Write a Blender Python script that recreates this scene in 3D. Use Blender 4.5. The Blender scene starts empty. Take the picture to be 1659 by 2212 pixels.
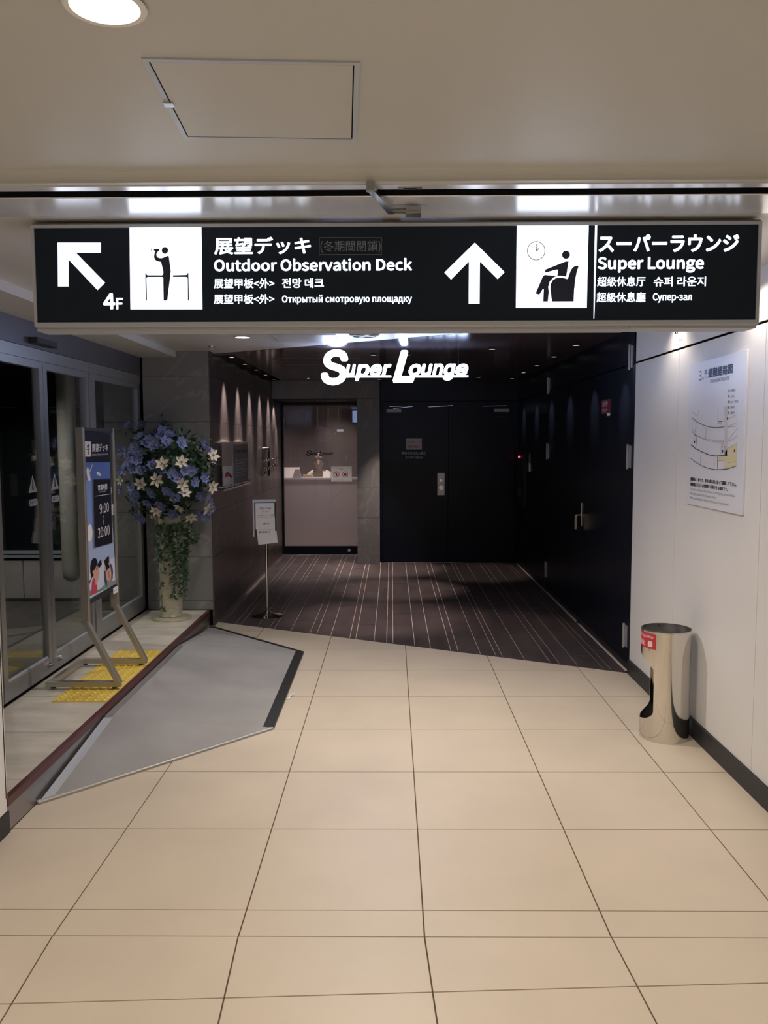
import bpy, bmesh, math, random
import numpy as np
from mathutils import Vector, Matrix

random.seed(7)
C = bpy.context.scene.collection
SC = bpy.context.scene

# ------------------------------------------------------------------ camera
H = 1.591
PITCH = math.atan(154 / 1817.0)
YAW = math.atan(17.5 / 1817.0)
ROLL = 0.0026
cd = bpy.data.cameras.new('camera'); cam = bpy.data.objects.new('camera', cd); C.objects.link(cam)
cd.sensor_fit = 'VERTICAL'; cd.sensor_height = 24.0; cd.lens = 1817.0 / 2212.0 * 24.0
cd.clip_start = 0.05; cd.clip_end = 60
_F = Vector((-math.sin(YAW) * math.cos(PITCH), math.cos(YAW) * math.cos(PITCH), -math.sin(PITCH)))
_R = Vector((math.cos(YAW), math.sin(YAW), 0)); _U = _R.cross(_F)
_R2 = _R * math.cos(ROLL) - _U * math.sin(ROLL); _U2 = _U * math.cos(ROLL) + _R * math.sin(ROLL)
cam.matrix_world = Matrix(((_R2.x, _U2.x, -_F.x, 0), (_R2.y, _U2.y, -_F.y, 0), (_R2.z, _U2.z, -_F.z, H), (0, 0, 0, 1)))
SC.camera = cam

# ------------------------------------------------------------------ world, exposure
w = bpy.data.worlds.new('world'); SC.world = w; w.use_nodes = True
w.node_tree.nodes['Background'].inputs[0].default_value = (0.02, 0.025, 0.04, 1)
w.node_tree.nodes['Background'].inputs[1].default_value = 0.15
SC.view_settings.view_transform = 'Standard'; SC.view_settings.look = 'None'
SC.view_settings.gamma = 1.0; SC.view_settings.use_curve_mapping = False
SC.view_settings.exposure = 1.0

WARM = (1.0, 0.87, 0.74)
NEUT = (1.0, 0.90, 0.82)
def spot(loc, power, angle, blend=0.6, color=WARM, aim=(0, 0, -1), size=0.03, scale=None):
    l = bpy.data.lights.new('downlight_lamp', 'SPOT'); l.energy = power; l.spot_size = math.radians(angle)
    l.spot_blend = blend; l.color = color; l.shadow_soft_size = size
    o = bpy.data.objects.new('downlight_lamp', l); C.objects.link(o); o.location = loc
    q = Vector(aim).to_track_quat('-Z', 'Y'); o.rotation_euler = q.to_euler()
    if scale: o.scale = scale
    return o

# ceiling lamps of the near corridor (the first is the one in view, the others are behind the frame)
for x, y, p in ((-0.516, 1.583, 30), (0.72, 0.75, 35), (-0.62, -0.3, 39), (0.62, -1.4, 41), (-0.5, -2.6, 39)):
    spot((x, y, 2.355), p, 150, 0.9, WARM, size=0.05)
# ceiling lamps between the hanging sign and the dark lounge
for x, y, p, col in ((-0.1, 4.75, 72, WARM), (0.55, 3.5, 34, WARM), (-1.085, 6.19, 20, NEUT)):
    spot((x, y, 2.335), p, 140, 0.9, col, size=0.045)
# lamps close to the right white wall
for y, p in ((3.72, 6), (4.82, 5)):
    spot((1.50, y, 2.33), p, 120, 0.8, WARM, size=0.02)

# ------------------------------------------------------------------ helpers
def lin(c):
    if isinstance(c, str):
        c = [int(c[i:i + 2], 16) / 255 for i in (1, 3, 5)]
    return tuple(((v / 12.92) if v <= 0.04045 else ((v + 0.055) / 1.055) ** 2.4) for v in c)

MATS = {}
def mat(name, color, rough=0.5, metal=0.0, noise=0.0, nscale=8.0, bump=0.0, bscale=120.0, spec=0.5,
        emit=None, estr=0.0, coat=0.0, stretch=None):
    m = bpy.data.materials.new(name); m.use_nodes = True; MATS[name] = m
    nt = m.node_tree; b = nt.nodes['Principled BSDF']
    c = lin(color) if isinstance(color, str) else color
    b.inputs['Base Color'].default_value = (*c, 1); b.inputs['Roughness'].default_value = rough
    b.inputs['Metallic'].default_value = metal; b.inputs['Specular IOR Level'].default_value = spec
    b.inputs['Coat Weight'].default_value = coat
    if emit is not None:
        b.inputs['Emission Color'].default_value = (*(lin(emit) if isinstance(emit, str) else emit), 1)
        b.inputs['Emission Strength'].default_value = estr
    tc = nt.nodes.new('ShaderNodeTexCoord'); mp = nt.nodes.new('ShaderNodeMapping')
    g = nt.nodes.new('ShaderNodeNewGeometry')
    nt.links.new(g.outputs['Position'], mp.inputs['Vector'])
    if stretch: mp.inputs['Scale'].default_value = stretch
    if noise > 0:
        n = nt.nodes.new('ShaderNodeTexNoise'); n.inputs['Scale'].default_value = nscale; n.inputs['Detail'].default_value = 6
        nt.links.new(mp.outputs[0], n.inputs['Vector'])
        r = nt.nodes.new('ShaderNodeMapRange'); r.inputs[1].default_value = 0.3; r.inputs[2].default_value = 0.7
        r.inputs[3].default_value = 1 - noise; r.inputs[4].default_value = 1 + noise
        nt.links.new(n.outputs['Fac'], r.inputs[0])
        mx = nt.nodes.new('ShaderNodeMix'); mx.data_type = 'RGBA'; mx.blend_type = 'MULTIPLY'; mx.inputs[0].default_value = 1
        mx.inputs[6].default_value = (*c, 1); nt.links.new(r.outputs[0], mx.inputs[7])
        nt.links.new(mx.outputs[2], b.inputs['Base Color'])
    if bump > 0:
        n2 = nt.nodes.new('ShaderNodeTexNoise'); n2.inputs['Scale'].default_value = bscale; n2.inputs['Detail'].default_value = 3
        nt.links.new(mp.outputs[0], n2.inputs['Vector'])
        bp = nt.nodes.new('ShaderNodeBump'); bp.inputs['Strength'].default_value = bump; bp.inputs['Distance'].default_value = 0.002
        nt.links.new(n2.outputs['Fac'], bp.inputs['Height']); nt.links.new(bp.outputs[0], b.inputs['Normal'])
    return m

def stone_mat(name, base, vein, rough=0.4, vs=1.6, amount=0.6, angle=0.5, veinw=0.06):
    """stone with cloudy tone and thin diagonal veins; every tile gets its own shift"""
    m = mat(name, base, rough=rough, bump=0.08, bscale=60)
    nt = m.node_tree; b = nt.nodes['Principled BSDF']
    g = nt.nodes.new('ShaderNodeNewGeometry'); oi = nt.nodes.new('ShaderNodeObjectInfo')
    mp = nt.nodes.new('ShaderNodeMapping'); mp.inputs['Rotation'].default_value = (angle, angle * 0.8, 0.3)
    nt.links.new(g.outputs['Position'], mp.inputs['Vector'])
    ad = nt.nodes.new('ShaderNodeVectorMath'); ad.operation = 'ADD'
    ml = nt.nodes.new('ShaderNodeMath'); ml.operation = 'MULTIPLY'; ml.inputs[1].default_value = 7.0
    nt.links.new(oi.outputs['Random'], ml.inputs[0]); nt.links.new(ml.outputs[0], ad.inputs[1])
    nt.links.new(mp.outputs[0], ad.inputs[0])
    sc = nt.nodes.new('ShaderNodeMapping'); sc.inputs['Scale'].default_value = (1.0, 1.0, 3.2)
    nt.links.new(ad.outputs[0], sc.inputs['Vector'])
    n = nt.nodes.new('ShaderNodeTexNoise'); n.inputs['Scale'].default_value = vs; n.inputs['Detail'].default_value = 8
    n.inputs['Distortion'].default_value = 0.6
    nt.links.new(sc.outputs[0], n.inputs['Vector'])
    cr = nt.nodes.new('ShaderNodeValToRGB')
    e = cr.color_ramp.elements; cb = lin(base); cv = lin(vein)
    e[0].position = 0.0; e[0].color = (*[v * 0.85 for v in cb], 1); e[1].position = 1.0; e[1].color = (*[v * 1.15 for v in cb], 1)
    for p, c, k in ((0.5 - veinw, cb, 0.0), (0.5, cv, amount), (0.5 + veinw * 0.6, cb, 0.0)):
        q = cr.color_ramp.elements.new(p); q.color = (*[a * (1 - k) + d * k for a, d in zip(c if k == 0 else cb, cv)], 1)
    nt.links.new(n.outputs['Fac'], cr.inputs[0]); nt.links.new(cr.outputs[0], b.inputs['Base Color'])
    return m

def glass_mat(name, tint=(1, 1, 1), refl=1.0, haze=0.0, hazecol=(0.5, 0.5, 0.5), rough=0.0):
    m = bpy.data.materials.new(name); m.use_nodes = True; MATS[name] = m; nt = m.node_tree
    nt.nodes.clear(); out = nt.nodes.new('ShaderNodeOutputMaterial')
    tr = nt.nodes.new('ShaderNodeBsdfTransparent'); tr.inputs[0].default_value = (*tint, 1)
    gl = nt.nodes.new('ShaderNodeBsdfGlossy'); gl.inputs['Roughness'].default_value = rough
    gl.inputs['Color'].default_value = (refl, refl, refl, 1)
    fr = nt.nodes.new('ShaderNodeFresnel'); gm = nt.nodes.new('ShaderNodeNewGeometry')
    io = nt.nodes.new('ShaderNodeMapRange'); io.inputs[3].default_value = 1.45; io.inputs[4].default_value = 1 / 1.45   # same reflectance on both faces of the pane
    nt.links.new(gm.outputs['Backfacing'], io.inputs[0]); nt.links.new(io.outputs[0], fr.inputs[0])
    mx = nt.nodes.new('ShaderNodeMixShader'); nt.links.new(fr.outputs[0], mx.inputs[0])
    nt.links.new(tr.outputs[0], mx.inputs[1]); nt.links.new(gl.outputs[0], mx.inputs[2])
    last = mx
    if haze > 0:
        df = nt.nodes.new('ShaderNodeBsdfDiffuse'); df.inputs[0].default_value = (*hazecol, 1)
        tl = nt.nodes.new('ShaderNodeBsdfTranslucent'); tl.inputs[0].default_value = (*hazecol, 1)
        m0 = nt.nodes.new('ShaderNodeMixShader'); m0.inputs[0].default_value = 0.5
        nt.links.new(df.outputs[0], m0.inputs[1]); nt.links.new(tl.outputs[0], m0.inputs[2])
        m2 = nt.nodes.new('ShaderNodeMixShader'); m2.inputs[0].default_value = haze
        nt.links.new(mx.outputs[0], m2.inputs[1]); nt.links.new(m0.outputs[0], m2.inputs[2]); last = m2
    nt.links.new(last.outputs[0], out.inputs[0])
    return m

BASE = {}
def base_of(o): return BASE.get(o.name, Vector((0, 0, 0)))
def thing(name, label, cat, loc=(0, 0, 0), group=None, kind=None):
    o = bpy.data.objects.new(name, None); C.objects.link(o); o.location = loc; o.empty_display_size = 0.05
    if label: o['label'] = label
    if cat: o['category'] = cat
    if group: o['group'] = group
    if kind: o['kind'] = kind
    BASE[o.name] = Vector(loc)
    return o
def tag(o, label=None, cat=None, group=None, kind=None):
    for k, v in (('label', label), ('category', cat), ('group', group), ('kind', kind)):
        if v: o[k] = v
    return o
def link_mesh(name, me, m, parent):
    o = bpy.data.objects.new(name, me); C.objects.link(o)
    if m is not None: me.materials.append(m)
    if parent is not None:
        o.parent = parent; BASE[o.name] = base_of(parent)
    return o

class MB:
    def __init__(s): s.v = []; s.f = []
    def add(s, vs, fs):
        n = len(s.v); s.v += [tuple(v) for v in vs]; s.f += [tuple(i + n for i in f) for f in fs]; return s
    def box(s, x0, x1, y0, y1, z0, z1):
        vs = [(x, y, z) for z in (z0, z1) for y in (y0, y1) for x in (x0, x1)]
        return s.add(vs, [(0, 2, 3, 1), (4, 5, 7, 6), (0, 1, 5, 4), (2, 6, 7, 3), (0, 4, 6, 2), (1, 3, 7, 5)])
    def prism(s, pts, ex):
        pts = [Vector(p) for p in pts]; ex = Vector(ex); n = len(pts)
        nrm = Vector((0, 0, 0))
        for i in range(n): nrm += pts[i].cross(pts[(i + 1) % n])
        if nrm.dot(ex) < 0: pts = pts[::-1]
        vs = pts + [p + ex for p in pts]
        fs = [tuple(range(n - 1, -1, -1)), tuple(range(n, 2 * n))] + [(i, (i + 1) % n, n + (i + 1) % n, n + i) for i in range(n)]
        return s.add(vs, fs)
    def face(s, pts): return s.add(pts, [tuple(range(len(pts)))])
    def cone(s, a, b, r0, r1, n=16, cap=True):
        a = Vector(a); b = Vector(b); d = (b - a).normalized()
        u = d.orthogonal().normalized(); w_ = d.cross(u)
        vs = []
        for c, r in ((a, r0), (b, r1)):
            for i in range(n):
                t = 2 * math.pi * i / n; vs.append(c + u * (r * math.cos(t)) + w_ * (r * math.sin(t)))
        fs = [(i, (i + 1) % n, n + (i + 1) % n, n + i) for i in range(n)]
        if cap: fs += [tuple(range(n - 1, -1, -1)), tuple(range(n, 2 * n))]
        return s.add(vs, fs)
    def cyl(s, a, b, r, n=16): return s.cone(a, b, r, r, n)
    def bar(s, a, b, w_, h_, up=(0, 0, 1)):
        a = Vector(a); b = Vector(b); d = (b - a).normalized(); up = Vector(up)
        if abs(d.dot(up)) > 0.99: up = Vector((0, 1, 0))
        sd = d.cross(up).normalized(); u2 = sd.cross(d).normalized()
        vs = [c + sd * (x * w_ / 2) + u2 * (z * h_ / 2) for c in (a, b) for x, z in ((-1, -1), (1, -1), (1, 1), (-1, 1))]
        return s.add(vs, [(3, 2, 1, 0), (4, 5, 6, 7), (0, 1, 5, 4), (1, 2, 6, 5), (2, 3, 7, 6), (3, 0, 4, 7)])
    def tube(s, pts, r, n=8):
        pts = [Vector(p) for p in pts]; vs = []; k = len(pts); u = None
        for i, p in enumerate(pts):
            d = (pts[min(i + 1, k - 1)] - pts[max(i - 1, 0)]).normalized()
            u = d.orthogonal().normalized() if u is None else (u - d * u.dot(d)).normalized()
            w_ = d.cross(u); rr = r[i] if isinstance(r, (list, tuple)) else r
            for j in range(n):
                t = 2 * math.pi * j / n; vs.append(p + u * (rr * math.cos(t)) + w_ * (rr * math.sin(t)))
        fs = [(i * n + j, i * n + (j + 1) % n, (i + 1) * n + (j + 1) % n, (i + 1) * n + j) for i in range(k - 1) for j in range(n)]
        fs += [tuple(range(n - 1, -1, -1)), tuple(range((k - 1) * n, k * n))]
        return s.add(vs, fs)
    def lathe(s, prof, c, n=32, cap=True):
        cx, cy, cz = c; vs = []; k = len(prof)
        for r, z in prof:
            for j in range(n):
                t = 2 * math.pi * j / n; vs.append((cx + r * math.cos(t), cy + r * math.sin(t), cz + z))
        fs = [(i * n + j, i * n + (j + 1) % n, (i + 1) * n + (j + 1) % n, (i + 1) * n + j) for i in range(k - 1) for j in range(n)]
        if cap: fs += [tuple(range(n - 1, -1, -1)), tuple(range((k - 1) * n, k * n))]
        return s.add(vs, fs)
    def ball(s, c, r, n=12, m=8, sc=(1, 1, 1)):
        vs = []; c = Vector(c)
        for i in range(1, m):
            a = math.pi * i / m
            for j in range(n):
                t = 2 * math.pi * j / n
                vs.append((c.x + r * sc[0] * math.sin(a) * math.cos(t), c.y + r * sc[1] * math.sin(a) * math.sin(t), c.z + r * sc[2] * math.cos(a)))
        vs += [(c.x, c.y, c.z + r * sc[2]), (c.x, c.y, c.z - r * sc[2])]; T = (m - 1) * n
        fs = [(i * n + j, (i + 1) * n + j, (i + 1) * n + (j + 1) % n, i * n + (j + 1) % n) for i in range(m - 2) for j in range(n)]
        fs += [(T, j, (j + 1) % n) for j in range(n)] + [(T + 1, (m - 2) * n + (j + 1) % n, (m - 2) * n + j) for j in range(n)]
        return s.add(vs, fs)
    def build(s, name, m, parent=None, smooth=False, bevel=0, kind=None, seg=2):
        b = base_of(parent) if parent is not None else Vector((0, 0, 0))
        me = bpy.data.meshes.new(name)
        me.from_pydata([(v[0] - b.x, v[1] - b.y, v[2] - b.z) for v in s.v], [], s.f); me.update()
        if smooth:
            for p in me.polygons: p.use_smooth = True
            me.set_sharp_from_angle(angle=math.radians(40))
        o = link_mesh(name, me, m, parent)
        if bevel:
            bm_ = o.modifiers.new('bevel', 'BEVEL'); bm_.width = bevel; bm_.segments = seg; bm_.limit_method = 'ANGLE'
        if kind: o['kind'] = kind
        return o
def bx(*a): return MB().box(*a)
def struct(o, label=None):
    o['kind'] = 'structure'
    if label: o['label'] = label
    return o
def copy_tree(o, loc, label=None, parent=None):
    c = o.copy(); C.objects.link(c)
    if parent is None: c.location = loc
    else: c.parent = parent
    if label: c['label'] = label
    for ch in list(o.children): copy_tree(ch, None, None, c)
    return c

# flat artwork: a frame takes drawing units (u right, v up, in metres) to the place where the print sits
def fonts():
    out = {}
    for k, f in (('cjk', 'Noto Sans CJK Regular.woff2'), ('inter', 'Inter.woff2')):
        try: out[k] = bpy.data.fonts.load(bpy.utils.system_resource('DATAFILES', path='fonts') + '/' + f)
        except Exception: out[k] = None
    return out
FONT = fonts()
JOBS = []
def write(name, body, box, place, m, parent, font='cjk', bold=0, shear=0.0, lift=0.0, thick=0.0):
    """lettering fitted to box (u0, v0, u1, v1); place(u, v, n) gives the world point; built together at the end"""
    JOBS.append((name, body, box, place, m, parent, font, bold, shear, lift, thick))
def build_lettering():
    """one text curve per font and slant holds every line; its glyph outlines are then split by line"""
    groups = {}
    for j in JOBS: groups.setdefault((j[6], j[8], j[10] > 0), []).append(j)
    for (font, shear, solid), jobs in groups.items():
        bodies = sorted(set(j[1] for j in jobs))
        cu = bpy.data.curves.new('text', 'FONT'); cu.body = '\n'.join(bodies); cu.size = 1.0; cu.shear = shear
        cu.space_line = 3.0; cu.resolution_u = 3; cu.extrude = 0.5 if solid else 0.0
        if FONT.get(font): cu.font = FONT[font]
        o = bpy.data.objects.new('text', cu); me = o.to_mesh()
        co = [tuple(v.co) for v in me.vertices]; ys = sorted(c[1] for c in co)
        fl = [[] for _ in bodies]; step = None
        # line pitch from the font: baselines are equally spaced
        n = len(bodies); top = ys[-1]
        pitch = 3.0
        for p in me.polygons:
            k = int(math.floor((1.6 - co[p.vertices[0]][1]) / pitch)); fl[min(max(k, 0), n - 1)].append(tuple(p.vertices))
        geo = {}
        for k, bd in enumerate(bodies):
            used = sorted(set(i for f in fl[k] for i in f)); mp = {i: q for q, i in enumerate(used)}
            geo[bd] = ([co[i] for i in used], [tuple(mp[i] for i in f) for f in fl[k]])
        o.to_mesh_clear(); bpy.data.objects.remove(o); bpy.data.curves.remove(cu)
        for name, body, box, place, m, parent, _, bold, _, lift, thick in jobs:
            v0, f0 = geo[body]
            if not v0: print('NO GLYPHS', body); continue
            shifts = [(0, 0)] if bold <= 0 else [(bold * math.cos(math.pi / 4 * k), bold * math.sin(math.pi / 4 * k)) for k in range(8)] + [(0, 0)]
            vs, fs = [], []
            lv = []
            for k, (dx, dy) in enumerate(shifts):
                q = len(vs); vs += [(x + dx, y + dy, z) for x, y, z in v0]; fs += [tuple(i + q for i in f) for f in f0]; lv += [k * 0.00003] * len(v0)
            xs = [v[0] for v in vs]; yy = [v[1] for v in vs]; x0, x1, y0, y1 = min(xs), max(xs), min(yy), max(yy)
            u0, w0, u1, w1 = box
            out = [place(u0 + (v[0] - x0) / (x1 - x0 or 1) * (u1 - u0), w0 + (v[1] - y0) / (y1 - y0 or 1) * (w1 - w0), lift + (v[2] + 0.5) * thick + e_) for v, e_ in zip(vs, lv)]
            MB().add(out, fs).build(name, m, parent)
def homog(src, dst):
    A = []; B = []
    for (x, y), (u, v) in zip(src, dst):
        A.append([x, y, 1, 0, 0, 0, -u * x, -u * y]); B.append(u)
        A.append([0, 0, 0, x, y, 1, -v * x, -v * y]); B.append(v)
    h = np.linalg.solve(np.array(A, float), np.array(B, float))
    def f(x, y):
        d = h[6] * x + h[7] * y + 1
        return ((h[0] * x + h[1] * y + h[2]) / d, (h[3] * x + h[4] * y + h[5]) / d)
    return f
class Art:
    """artboard: measured drawing coordinates -> panel metres -> world, at a few tenths of a millimetre proud of the panel"""
    def __init__(s, quad, w_, h_, place, parent):
        s.f = homog(quad, [(0, h_), (w_, h_), (w_, 0), (0, 0)]); s.place = place; s.parent = parent
    def poly(s, name, pts, m, lift=0.0006, thick=0.0006):
        P = [s.place(*s.f(*p), lift) for p in pts]
        nrm = Vector(s.place(0, 0, 1)) - Vector(s.place(0, 0, 0))
        return MB().prism(P, nrm * thick).build(name, m, s.parent)
    def line(s, name, pts, m, w_=0.002, lift=0.0008):
        mb = MB(); nrm = Vector(s.place(0, 0, 1)) - Vector(s.place(0, 0, 0))
        Q = [Vector(s.place(*s.f(*p), lift)) for p in pts]
        for a, b in zip(Q, Q[1:]):
            d = (b - a).normalized(); sd = d.cross(nrm).normalized() * (w_ / 2); e = d * (w_ * 0.3)
            mb.prism([a - sd - e, a + sd - e, b + sd + e, b - sd + e], nrm * 0.0003)
        return mb.build(name, m, s.parent)
    def text(s, name, body, x0, y0, x1, y1, m, lift=0.0009, **k):
        a = s.f(x0, y1); b = s.f(x1, y0)
        # keep the box upright on the panel: average the two ends
        c = s.f(x1, y1); d = s.f(x0, y0)
        u0 = (a[0] + d[0]) / 2; u1 = (b[0] + c[0]) / 2; v0 = (a[1] + c[1]) / 2; v1 = (b[1] + d[1]) / 2
        return write(name, body, (u0, v0, u1, v1), s.place, m, s.parent, lift=lift, **k)
    def row(s, name, body, x0, y0, x1, y1, hgt, m, lift=0.0009, **k):
        """a line of print given by the drawing points of its two ends (mid height) and its height at the left end"""
        a = s.f(x0, y0); b = s.f(x1, y1); h = abs(s.f(x0, y0 - hgt / 2)[1] - s.f(x0, y0 + hgt / 2)[1])
        v = (a[1] + b[1]) / 2
        return write(name, body, (a[0], v - h / 2, b[0], v + h / 2), s.place, m, s.parent, lift=lift, **k)
def circ(cx, cy, rx, ry, n=28, a0=0, a1=360):
    return [(cx + rx * math.cos(math.radians(a0 + (a1 - a0) * i / n)), cy + ry * math.sin(math.radians(a0 + (a1 - a0) * i / n))) for i in range(n + (0 if a1 - a0 == 360 else 1))]

# ------------------------------------------------------------------ materials
M_ceil = mat('ceiling_white', (0.50, 0.495, 0.470), 0.5, noise=0.02, nscale=1.2, bump=0.05, bscale=300)
M_ceil2 = mat('ceiling_white_satin', (0.62, 0.60, 0.57), 0.35, noise=0.02, nscale=1.5)
M_wallw = mat('wall_white_panel', (0.74, 0.735, 0.72), 0.42, noise=0.015, nscale=2)
M_backing = mat('joint_backing', (0.10, 0.09, 0.08), 0.8)
M_dkgap = mat('dark_gap', (0.006, 0.006, 0.007), 0.9, spec=0.0)
M_base = mat('baseboard_dark', (0.030, 0.031, 0.035), 0.45, spec=0.25)
M_grout = mat('tile_grout', (0.10, 0.07, 0.04), 0.9)
def tile_mat():
    m = mat('floor_tile', (0.58, 0.505, 0.40), 0.42, noise=0.05, nscale=2.2, bump=0.03, bscale=30)
    return m
M_tile = tile_mat()
M_plank = mat('dark_plank', (0.074, 0.059, 0.059), 0.40, noise=0.22, nscale=9, bump=0.15, bscale=40, stretch=(1, 0.25, 1))
M_pgrout = mat('plank_joint', (0.62, 0.50, 0.44), 0.7)
M_platform = mat('platform_stone', (0.55, 0.51, 0.43), 0.45, noise=0.16, nscale=7, stretch=(0.45, 1.2, 1), bump=0.05, bscale=40)
M_stone = stone_mat('grey_marble', '#7c7b79', '#9b9a96', 0.38, vs=1.3, amount=0.5, veinw=0.025, angle=0.9)
M_stone2 = stone_mat('brown_marble', '#4b4341', '#7d7370', 0.33, vs=1.2, amount=0.5, veinw=0.02, angle=1.0)
M_black = mat('navy_black_panel', (0.0038, 0.0062, 0.013), 0.30, spec=0.18, bump=0.02, bscale=200)
M_loungeceil = mat('lounge_ceiling_gloss', (0.085, 0.062, 0.066), 0.14, noise=0.05, nscale=4, spec=0.6)
M_slot = mat('ceiling_slot_black', (0.015, 0.015, 0.02), 0.4)
M_steel = mat('brushed_steel', (0.62, 0.61, 0.60), 0.22, 1.0, noise=0.05, nscale=40, stretch=(1, 1, 0.05))
M_steelb = mat('steel_soffit', (0.86, 0.87, 0.92), 0.24, 0.45, noise=0.03, nscale=6, stretch=(4, 1, 1))
M_hinge = mat('hinge_steel', (0.34, 0.36, 0.37), 0.4, 0.4)
M_edge = mat('bright_edge_metal', (0.80, 0.78, 0.72), 0.22, 0.6)
M_chrome = mat('polished_steel', (0.70, 0.67, 0.62), 0.07, 1.0)
M_alu = mat('aluminium_frame', (0.36, 0.35, 0.34), 0.35, 0.9)
M_aluw = mat('aluminium_light', (0.46, 0.50, 0.56), 0.45, 0.2)
M_bronze = mat('stand_tube_metal', (0.46, 0.43, 0.37), 0.38, 0.7)
M_fascia = mat('door_header', (0.11, 0.11, 0.13), 0.4, 0.3)
M_doorframe = mat('door_frame_metal', (0.34, 0.34, 0.34), 0.36, 0.6)
M_glass = glass_mat('clear_glass', (0.90, 0.93, 0.93), 0.9)
M_glass2 = glass_mat('hazy_glass', (0.9, 0.88, 0.88), 0.7, haze=0.14, hazecol=(0.7, 0.62, 0.64), rough=0.02)
M_acryl = glass_mat('clear_acrylic', (0.93, 0.93, 0.93), 1.0, haze=0.10, hazecol=(0.6, 0.6, 0.6), rough=0.03)
M_signblack = mat('sign_face_black', (0.010, 0.018, 0.032), 0.45, spec=0.2)
M_glow = mat('sign_lit_white', (0.9, 0.93, 1.0), 0.4, emit=(0.72, 0.82, 1.0), estr=1.15)
M_glowback = mat('added_rear_glow', (0.9, 0.93, 1.0), 0.4, emit=(0.42, 0.56, 1.0), estr=5.5)  # blue glow for the added light on the unseen back of the sign
M_glowtxt = mat('sign_lit_text', (0.9, 0.93, 1.0), 0.4, emit=(0.76, 0.86, 1.0), estr=1.15)
M_dimtxt = mat('sign_unlit_text', (0.20, 0.23, 0.28), 0.6)
M_navyink = mat('sign_dark_ink', (0.012, 0.02, 0.05), 0.4)
M_paleink = mat('sign_pale_ink', (0.2, 0.2, 0.2), 0.6, emit=(0.8, 0.8, 0.72), estr=0.10)
M_logo = mat('letter_lit_face', (0.9, 0.93, 1), 0.4, emit=(0.50, 0.64, 1.0), estr=11.0)
M_lamp = mat('lamp_lens', (1, 1, 1), 0.4, emit=(1.0, 0.93, 0.82), estr=3.0)
M_lampdim = mat('lamp_lens_small', (1, 1, 1), 0.3, emit=(1.0, 0.92, 0.85), estr=1.4)
M_white = mat('white_paint', (0.75, 0.74, 0.72), 0.4)
M_paper = mat('white_paper', (0.72, 0.71, 0.70), 0.7)
M_poster = mat('poster_white', (0.70, 0.72, 0.78), 0.35)
M_ink = mat('black_ink', (0.02, 0.02, 0.025), 0.6)
M_blueink = mat('blue_ink', (0.06, 0.09, 0.22), 0.6)
M_grayink = mat('grey_ink', (0.25, 0.25, 0.26), 0.6)
M_palegray = mat('pale_grey_ink', (0.55, 0.56, 0.56), 0.6)
M_yellowink = mat('pale_yellow_ink', (0.62, 0.57, 0.34), 0.6)
M_redink = mat('red_ink', (0.45, 0.03, 0.035), 0.55)
M_red = mat('red_sticker', (0.50, 0.03, 0.045), 0.45)
M_yellow = mat('tactile_yellow', (0.75, 0.54, 0.09), 0.5, noise=0.05, nscale=14)
M_mat = mat('grey_ramp_carpet', (0.30, 0.295, 0.29), 0.75, noise=0.10, nscale=3.0, bump=0.5, bscale=500)
M_rubber = mat('black_rubber', (0.022, 0.022, 0.024), 0.45)
M_maroon = mat('maroon_nosing', (0.085, 0.028, 0.028), 0.4)
M_riser = mat('steel_riser', (0.30, 0.28, 0.27), 0.3, 0.8)
M_marble = stone_mat('cream_marble', '#b9b49c', '#8f8a72', 0.35, vs=6, amount=0.45, veinw=0.07)
M_leaf = mat('dark_leaf', (0.018, 0.045, 0.022), 0.55, noise=0.3, nscale=20)
M_leaf2 = mat('vine_leaf', (0.050, 0.085, 0.040), 0.5, noise=0.3, nscale=25)
M_blue = mat('blue_petal', (0.125, 0.165, 0.36), 0.6, noise=0.15, nscale=40)
M_blue2 = mat('deep_blue_petal', (0.075, 0.09, 0.24), 0.6, noise=0.15, nscale=40)
M_cream = mat('cream_petal', (0.60, 0.56, 0.46), 0.6, noise=0.05, nscale=40)
M_stamen = mat('stamen', (0.40, 0.30, 0.22), 0.7)
M_void = mat('night_outside', (0.004, 0.005, 0.008), 0.6)
M_vest = mat('vestibule_panel', (0.42, 0.41, 0.40), 0.55)
M_vestdk = mat('vestibule_dark', (0.055, 0.055, 0.055), 0.6)
M_pipe = mat('beige_casing', (0.40, 0.39, 0.35), 0.5)
M_vtile = mat('vestibule_floor_tile', (0.10, 0.095, 0.085), 0.35, noise=0.12, nscale=7)
M_skin = mat('skin', (0.66, 0.42, 0.32), 0.5)
M_hair = mat('black_hair', (0.015, 0.012, 0.012), 0.5)
M_shirt = mat('white_shirt', (0.85, 0.78, 0.70), 0.8)
M_vestc = mat('rust_vest', (0.35, 0.13, 0.09), 0.8)
M_counter = mat('counter_grey', (0.27, 0.275, 0.29), 0.5)
M_recwall = mat('reception_wall', (0.075, 0.052, 0.052), 0.5)
M_led = mat('red_led', (1, 0.05, 0.15), 0.4, emit=(1.0, 0.03, 0.15), estr=9.0)

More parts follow.
